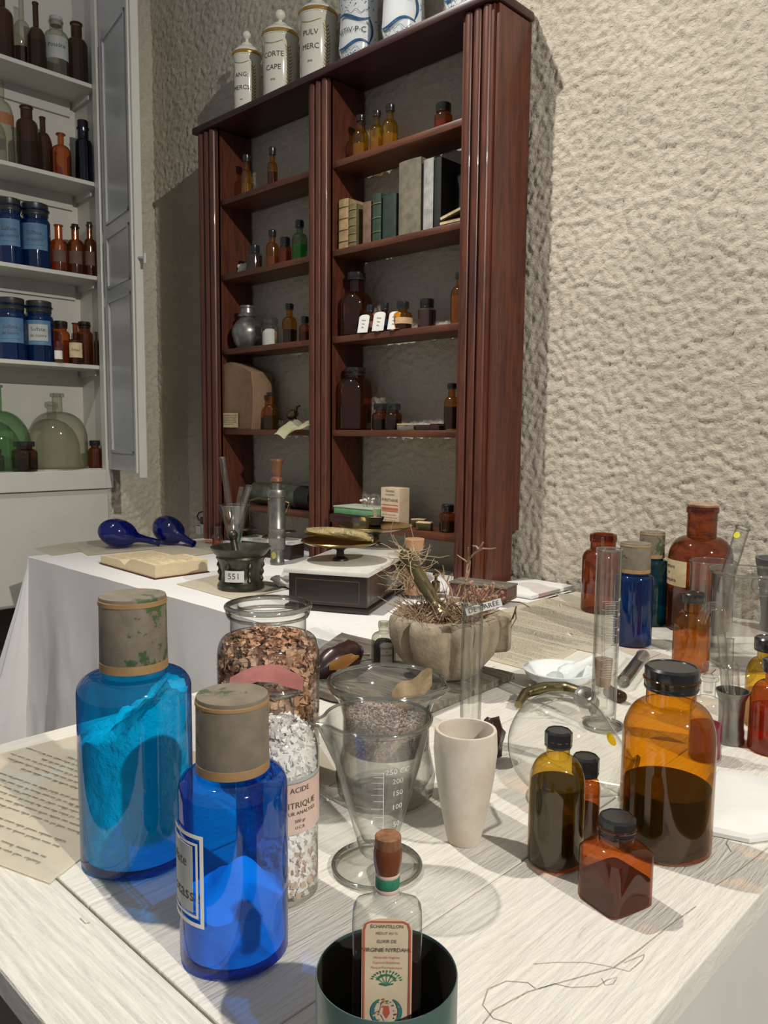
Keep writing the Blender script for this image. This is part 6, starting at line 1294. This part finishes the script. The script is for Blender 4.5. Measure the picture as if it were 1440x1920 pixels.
t = [o for o in COL.objects if o.get('label', '').startswith('test tube with yellow')][0]; dq = t.rotation_quaternion.inverted() @ (CAM-t.location).normalized(); az = math.atan2(dq.y, dq.x)-.5; Lt = max(v[2] for v in [w_.co for w_ in t.children[0].data.vertices]); bm = bmesh.new(); pl = cylp(.0135, az, Lt-.022); cv = bm.verts.new(pl(0, 0, .001)); rg = [bm.verts.new(pl(.006*math.cos(q), .007*math.sin(q), .001)) for q in [2*PI*i/20 for i in range(20)]]
for i in range(20): bm.faces.new((cv, rg[i], rg[(i+1) % 20]))
bmesh.ops.solidify(bm, geom=list(bm.faces), thickness=-.0004); finish(bm, 'sticker', 'yellow_dot', t)
t, R = tobj('iron_mortar', 'dark grey iron mortar cut off by the right edge of the view', 'mortar', 1462, 1192, 84); H = ztop(t.location.x, t.location.y, 1048)-TZ; bm = bmesh.new(); lathe(bm, [(0, 0), (R*.8, 0), (R*.85, .01), (R*.8, .03), (R*1.0, H*.7), (R*1.12, H*.9), (R*1.18, H), (R*1.05, H), (R*.85, H*.7), (0, H*.2)], 40); finish(bm, 'mortar_body', pm('dull_iron', (.10, .10, .10), rough=.6), t)
# pink stoppered bottle, pewter measure, glass tubes
t, R, H, pr = nb('stoppered_bottle', 'little clear glass bottle of magenta liquid with cut glass stopper', 1320, 1433, 59, 1268, mat='clear_thin', sz=.60, nz=.74, nr=.46, lip=1.35, liph=.05, cap=None, liq='l_magenta', lev=.42)
bm = bmesh.new(); h2 = ztop(t.location.x, t.location.y, 1240)-TZ; lathe(bm, [(0, H*.80), (R*.30, H*.80), (R*.33, H), (R*.2, H+.003), (R*.45, H+(h2-H)*.5), (R*.38, H+(h2-H)*.85), (0, h2)], 8); finish(bm, 'stopper', 'clear', t, autosm=15)
t, R = tobj('pewter_measure', 'small pewter beaker with flared lip holding glass tubes', 'beaker', 1368, 1400, 50); x, y = t.location.x, t.location.y; H = ztop(x, y, 1295)-TZ
bm = bmesh.new(); lathe(bm, [(0, .002), (R, 0), (R*1.02, .004), (R*.96, .010), (R*.97, .018), (R*.90, .024), (R*.88, H*.5), (R*.95, H*.82), (R*1.20, H*.985), (R*1.2, H), (R*1.12, H), (R*.86, H*.82), (R*.8, H*.4), (0, .01)], 48, rf=spoutf(.10, H*.85, H, camang(x, y)-.3)); finish(bm, 'measure_body', 'pewter', t)
p = Vector((x, y, TZ+H*.35)); tubeobj('glass_tube', 'straight glass tube with small flange standing in the pewter beaker', p-rx*.004, P(1352, 1187, Y=y-.0), .0062, mat='clear', cat='tube')
tubeobj('glass_tube', 'short wide glass tube leaning in the pewter beaker', p+rx*.002-fx*.004, P(1369, 1250, Y=y-.02), .0115, mat='clear_thin', cat='tube')
tubeobj('glass_tube', 'thin glass tube with flared end behind the pewter beaker tubes', p+fx*.008, P(1369, 1198, Y=y+.03), .0055, mat='clear', cat='tube')
bm = bmesh.new(); ps = [P(a, b, Y=y+.02) for a, b in ((1314, 1168), (1320, 1150), (1330, 1138), (1342, 1136), (1352, 1148), (1356, 1170), (1357, 1200), (1360, 1240), (1363, 1300))]; sm = []
for i in range(len(ps)-1):
    for s in range(3): sm.append(ps[i].lerp(ps[i+1], s/3))
sm.append(ps[-1]); tube(bm, sm, .0066, 14, caps=False); tag(finish(bm, 'bent_tube', 'clear_thin', autosm=60), 'hooked glass siphon tube rising from the pewter beaker', 'tube')
t = thing('glass_funnel', 'small clear glass dish standing on edge behind the pewter beaker', 'dish', P(1386, 1262, Z=TZ+.03)); t.rotation_mode = 'QUATERNION'; t.rotation_quaternion = ((CAM-t.location).normalized()+Vector((0, 0, .6))).to_track_quat('Z', 'Y'); bm = bmesh.new(); lathe(bm, [(0, -.006), (.018, -.003), (.027, .004), (.0275, .006), (.018, 0), (0, -.003)], 32); finish(bm, 'dish', 'clear', t)
nb('amber_bottle', 'yellow-brown bottle with black cap behind the red one at the right edge', 1432, 1372, 74, 1196, mat='yellow', sz=.52, nz=.76, nr=.5, ch=.15, liq='l_yellow', lev=.38)
nb('amber_bottle', 'amber bottle half full of bright red liquid at the right edge', 1446, 1422, 86, 1238, mat='amber', sz=.52, nz=.76, nr=.42, ch=.13, liq='l_red', lev=.47)
# folded napkin
ol = [(1346, 1446), (1440, 1464), (1560, 1490), (1530, 1560), (1405, 1576), (1326, 1560), (1324, 1500)]; pp = [P(a, b, Z=TZ+.004) for a, b in ol]; cc = sum(pp, Vector())/len(pp); bm = bmesh.new(); rings = []
for s, z in ((1, .0005), (1.003, .005), (.97, .009), (.8, .0125), (.5, .015), (.2, .016)):
    row = []
    for i in range(len(pp)):
        for q in range(6):
            p = pp[i].lerp(pp[(i+1) % len(pp)], q/6); p = cc+(p-cc)*s; row.append(bm.verts.new((p.x, p.y, TZ+z+(.003*noise.noise(p*28) if s < .99 else 0))))
    rings.append(row)
n = len(rings[0])
for a, b in zip(rings[:-1], rings[1:]):
    for i in range(n): bm.faces.new((a[i], a[(i+1) % n], b[(i+1) % n], b[i]))
bm.faces.new(rings[0][::-1]); bm.faces.new(rings[-1]); tag(finish(bm, 'folded_napkin', 'paper_w', autosm=30), 'folded white napkin on the right of the largest amber bottle', 'napkin')

# ---------------------------------------------------------------- tin with elixir bottle
zr = TZ+.095; c = P(725, 1820, Z=zr); Rn = 133*proj(c)[2]/F_PX; hz = .095
t = thing('tin_can', 'dark green painted tin holding the elixir sample bottle in the foreground', 'tin', (c.x, c.y, TZ))
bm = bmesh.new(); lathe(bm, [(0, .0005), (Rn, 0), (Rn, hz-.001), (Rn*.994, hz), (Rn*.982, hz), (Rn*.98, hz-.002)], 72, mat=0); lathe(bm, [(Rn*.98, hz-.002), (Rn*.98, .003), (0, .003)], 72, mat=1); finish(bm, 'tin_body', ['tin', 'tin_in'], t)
tpx = 727; b0 = Vector((c.x, c.y, TZ+.0035))-fx*.004; a_c = camang(b0.x, b0.y)
e = thing('elixir_bottle', 'flat clear sample bottle of elixir with cork, neck band and coloured crest label', 'bottle', b0, a_c+PI/2)
He = ztop(b0.x, b0.y, 1566)-b0.z; dd_ = proj((b0.x, b0.y, b0.z+He*.6))[2]; We = 65*dd_/F_PX; De = We*.50
def esec(wd, dp, z, n=40, p=4.5):
    pts = []
    for i in range(n):
        a = 2*PI*i/n; q = 1/((abs(math.cos(a))**p+abs(math.sin(a))**p)**(1/p)); pts.append(Vector((wd*q*math.cos(a), dp*q*math.sin(a), z)))
    return pts
bm = bmesh.new(); rows = []; rn = We*.34
for wd, dp, z, p in ((We*.9, De*.9, 0, 4), (We, De, .004, 5), (We*1.0, De, He*.70, 5), (We*.98, De*.97, He*.735, 4.5), (We*.88, De*.85, He*.755, 3.5), (We*.60, De*.8, He*.765, 2.6), (rn*1.15, rn*1.0, He*.78, 2), (rn, rn, He*.795, 2), (rn, rn, He*.90, 2), (rn*1.18, rn*1.18, He*.905, 2), (rn*1.18, rn*1.18, He*.935, 2), (rn*.8, rn*.8, He*.935, 2)):
    rows.append([bm.verts.new(v) for v in esec(wd, dp, z, p=p)])
for a, b in zip(rows[:-1], rows[1:]):
    for i in range(40): bm.faces.new((a[i], a[(i+1) % 40], b[(i+1) % 40], b[i]))
bm.faces.new(rows[0][::-1]); finish(bm, 'glass_body', 'clear', e)
bm = bmesh.new(); rows = [[bm.verts.new(v) for v in esec(We*.93, De*.9, z, p=5)] for z in (.006, He*.30, He*.60)]
for a, b in zip(rows[:-1], rows[1:]):
    for i in range(40): bm.faces.new((a[i], a[(i+1) % 40], b[(i+1) % 40], b[i]))
bm.faces.new(rows[0][::-1]); bm.faces.new(rows[-1]); finish(bm, 'liquid', 'l_elixir', e)
bm = bmesh.new(); lathe(bm, [(0, He*.80), (rn*.78, He*.80), (rn*1.0, He*.937), (rn*1.12, He*.955), (rn*1.10, He*.995), (rn*.98, He), (0, He)], 32); finish(bm, 'cork', 'corkdark', e)
bm = bmesh.new(); lathe(bm, [(rn*1.01, He*.868), (rn*1.04, He*.869), (rn*1.20, He*.905), (rn*1.22, He*.94), (rn*1.14, He*.958)], 32); finish(bm, 'wax_seal', pm('brown_wax', (.16, .05, .018), rough=.25), e)
def eband(z0, z1, mat): 
    bm = bmesh.new(); lathe(bm, [(rn*1.005, z0), (rn*1.03, z0+.0003), (rn*1.03, z1-.0003), (rn*1.005, z1)], 32); return finish(bm, 'neck_band', mat, e)
eband(He*.80, He*.815, 'labelp'); eband(He*.815, He*.855, 'inkgreen'); eband(He*.855, He*.868, 'labelp')
lw_, lh = We*1.42, He*.62; zc = He*.735-lh/2; f = lambda u, v, o=0: Vector((u, -De-.0006-o, zc+v))
bm = bmesh.new(); patch(bm, f, lw_, lh, nu=20, arch=.006); g1 = lambda u, v, o=0: f(u, v, .0006); g2 = lambda u, v, o=0: f(u, v, .0008); g3 = lambda u, v, o=0: f(u, v, .0010)
a, b = lw_/2*.91, lh/2*.965
stroke(bm, [(-a, -b), (-a, b-.006), (-a*.92, b-.0015), (-a*.7, b), (0, b), (a*.7, b), (a*.92, b-.0015), (a, b-.006), (a, -b)], .0012, g1, 2)
s_ = lw_/.045
for s, sz, dv, mi in (('ÉCHANTILLON', .0047, .455, 1), ('RÉDUIT AU ⅓', .0034, .415, 1), ('ELIXIR DE', .0044, .368, 1), ('VIRGINIE·NYRDAHL', .0054, .318, 1), ('Hamamélis Virginica', .0031, .275, 2), ('Capsicum Brésiliense', .0031, .245, 2), ('Marque Pharmaceutique', .0031, .215, 2)):
    add_text(bm, s, sz*s_, g1, mi, dv=lh*dv, bold=.92)
# crest: leafy sprig, ribbon ring, shield
q0 = lh*.135
for k in range(26):
    an = -1.35+2.7*(k % 13)/12; rr2 = (.006+.0045*(k//13))*s_; u0, v0 = rr2*1.15*math.sin(an), q0+rr2*.8*math.cos(an); stroke(bm, [(u0, v0), (u0+.0014*s_*math.sin(an+.5), v0+.0014*s_*math.cos(an+.5)), (u0+.0026*s_*math.sin(an), v0+.0026*s_*math.cos(an))], [.0003, .0014*s_, .0003], g1, 3)
for an in (-1.1, -.55, 0, .55, 1.1): stroke(bm, [(0, q0-.003), (.0105*s_*math.sin(an), q0+.009*s_*math.cos(an))], .0004, g1, 3)
stroke(bm, [(-.006*s_, q0-.002*s_), (0, q0-.0035*s_), (.006*s_, q0-.002*s_)], .0015*s_, g2, 3)
for sg in (-1, 1): stroke(bm, [(sg*.0125*s_*math.sin(.5+2.2*i/12), -lh*.045+.0135*s_*math.cos(.5+2.2*i/12)) for i in range(13)], [(.0012+.0026*math.sin(PI*i/12))*s_ for i in range(13)], g1, 4)
stroke(bm, [(0, -lh*.045+.0085*s_), (0, -lh*.045), (0, -lh*.045-.0085*s_)], [.008*s_, .0125*s_, .004*s_], g1, 5)
stroke(bm, [(0, -lh*.045+.006*s_), (0, -lh*.045-.001*s_), (0, -lh*.045-.006*s_)], [.004*s_, .0065*s_, .001*s_], g2, 2)
rq = random.Random(2)
for k in range(34):
    an = rq.uniform(0, 6.28); r2 = rq.uniform(.007, .0155)*s_; u0, v0 = r2*.85*math.sin(an), -lh*.06+r2*math.cos(an)
    if v0 > -lh*.01 and abs(u0) > .009*s_: continue
    stroke(bm, [(u0, v0), (u0+.0012*s_, v0+.0008*s_), (u0+.0022*s_, v0)], [.0004, .0018*s_, .0004], g3, rq.choice((2, 3, 5, 6)))
finish(bm, 'label', [pm('cream_label', (.74, .61, .42), rough=.6), 'ink', 'inkred', 'inkgreen', 'inkteal', 'labelp', pm('olive_print', (.35, .30, .12), rough=.7)], e, smooth=False)

# everything stands a hair above what carries it
fixed = ('wall_cupboard', 'bookcase', 'painted_table', 'side_table', 'tablecloth', 'manuscript', 'wooden_board', 'folded_cloth')
for o in list(COL.objects):
    if o.parent is None and 'label' in o and not o.name.startswith(fixed):
        o.location.z += .0006
        if o.name.startswith(('stone_mortar', 'grain_bottle', 'dried_pepper')): o.location.z += .0005
        if o.name.startswith(('blue_flask', 'bronze_mortar', 'small_flask', 'eraser_scrap', 'amber_jar', 'flake_jar')): o.location.z += .0020
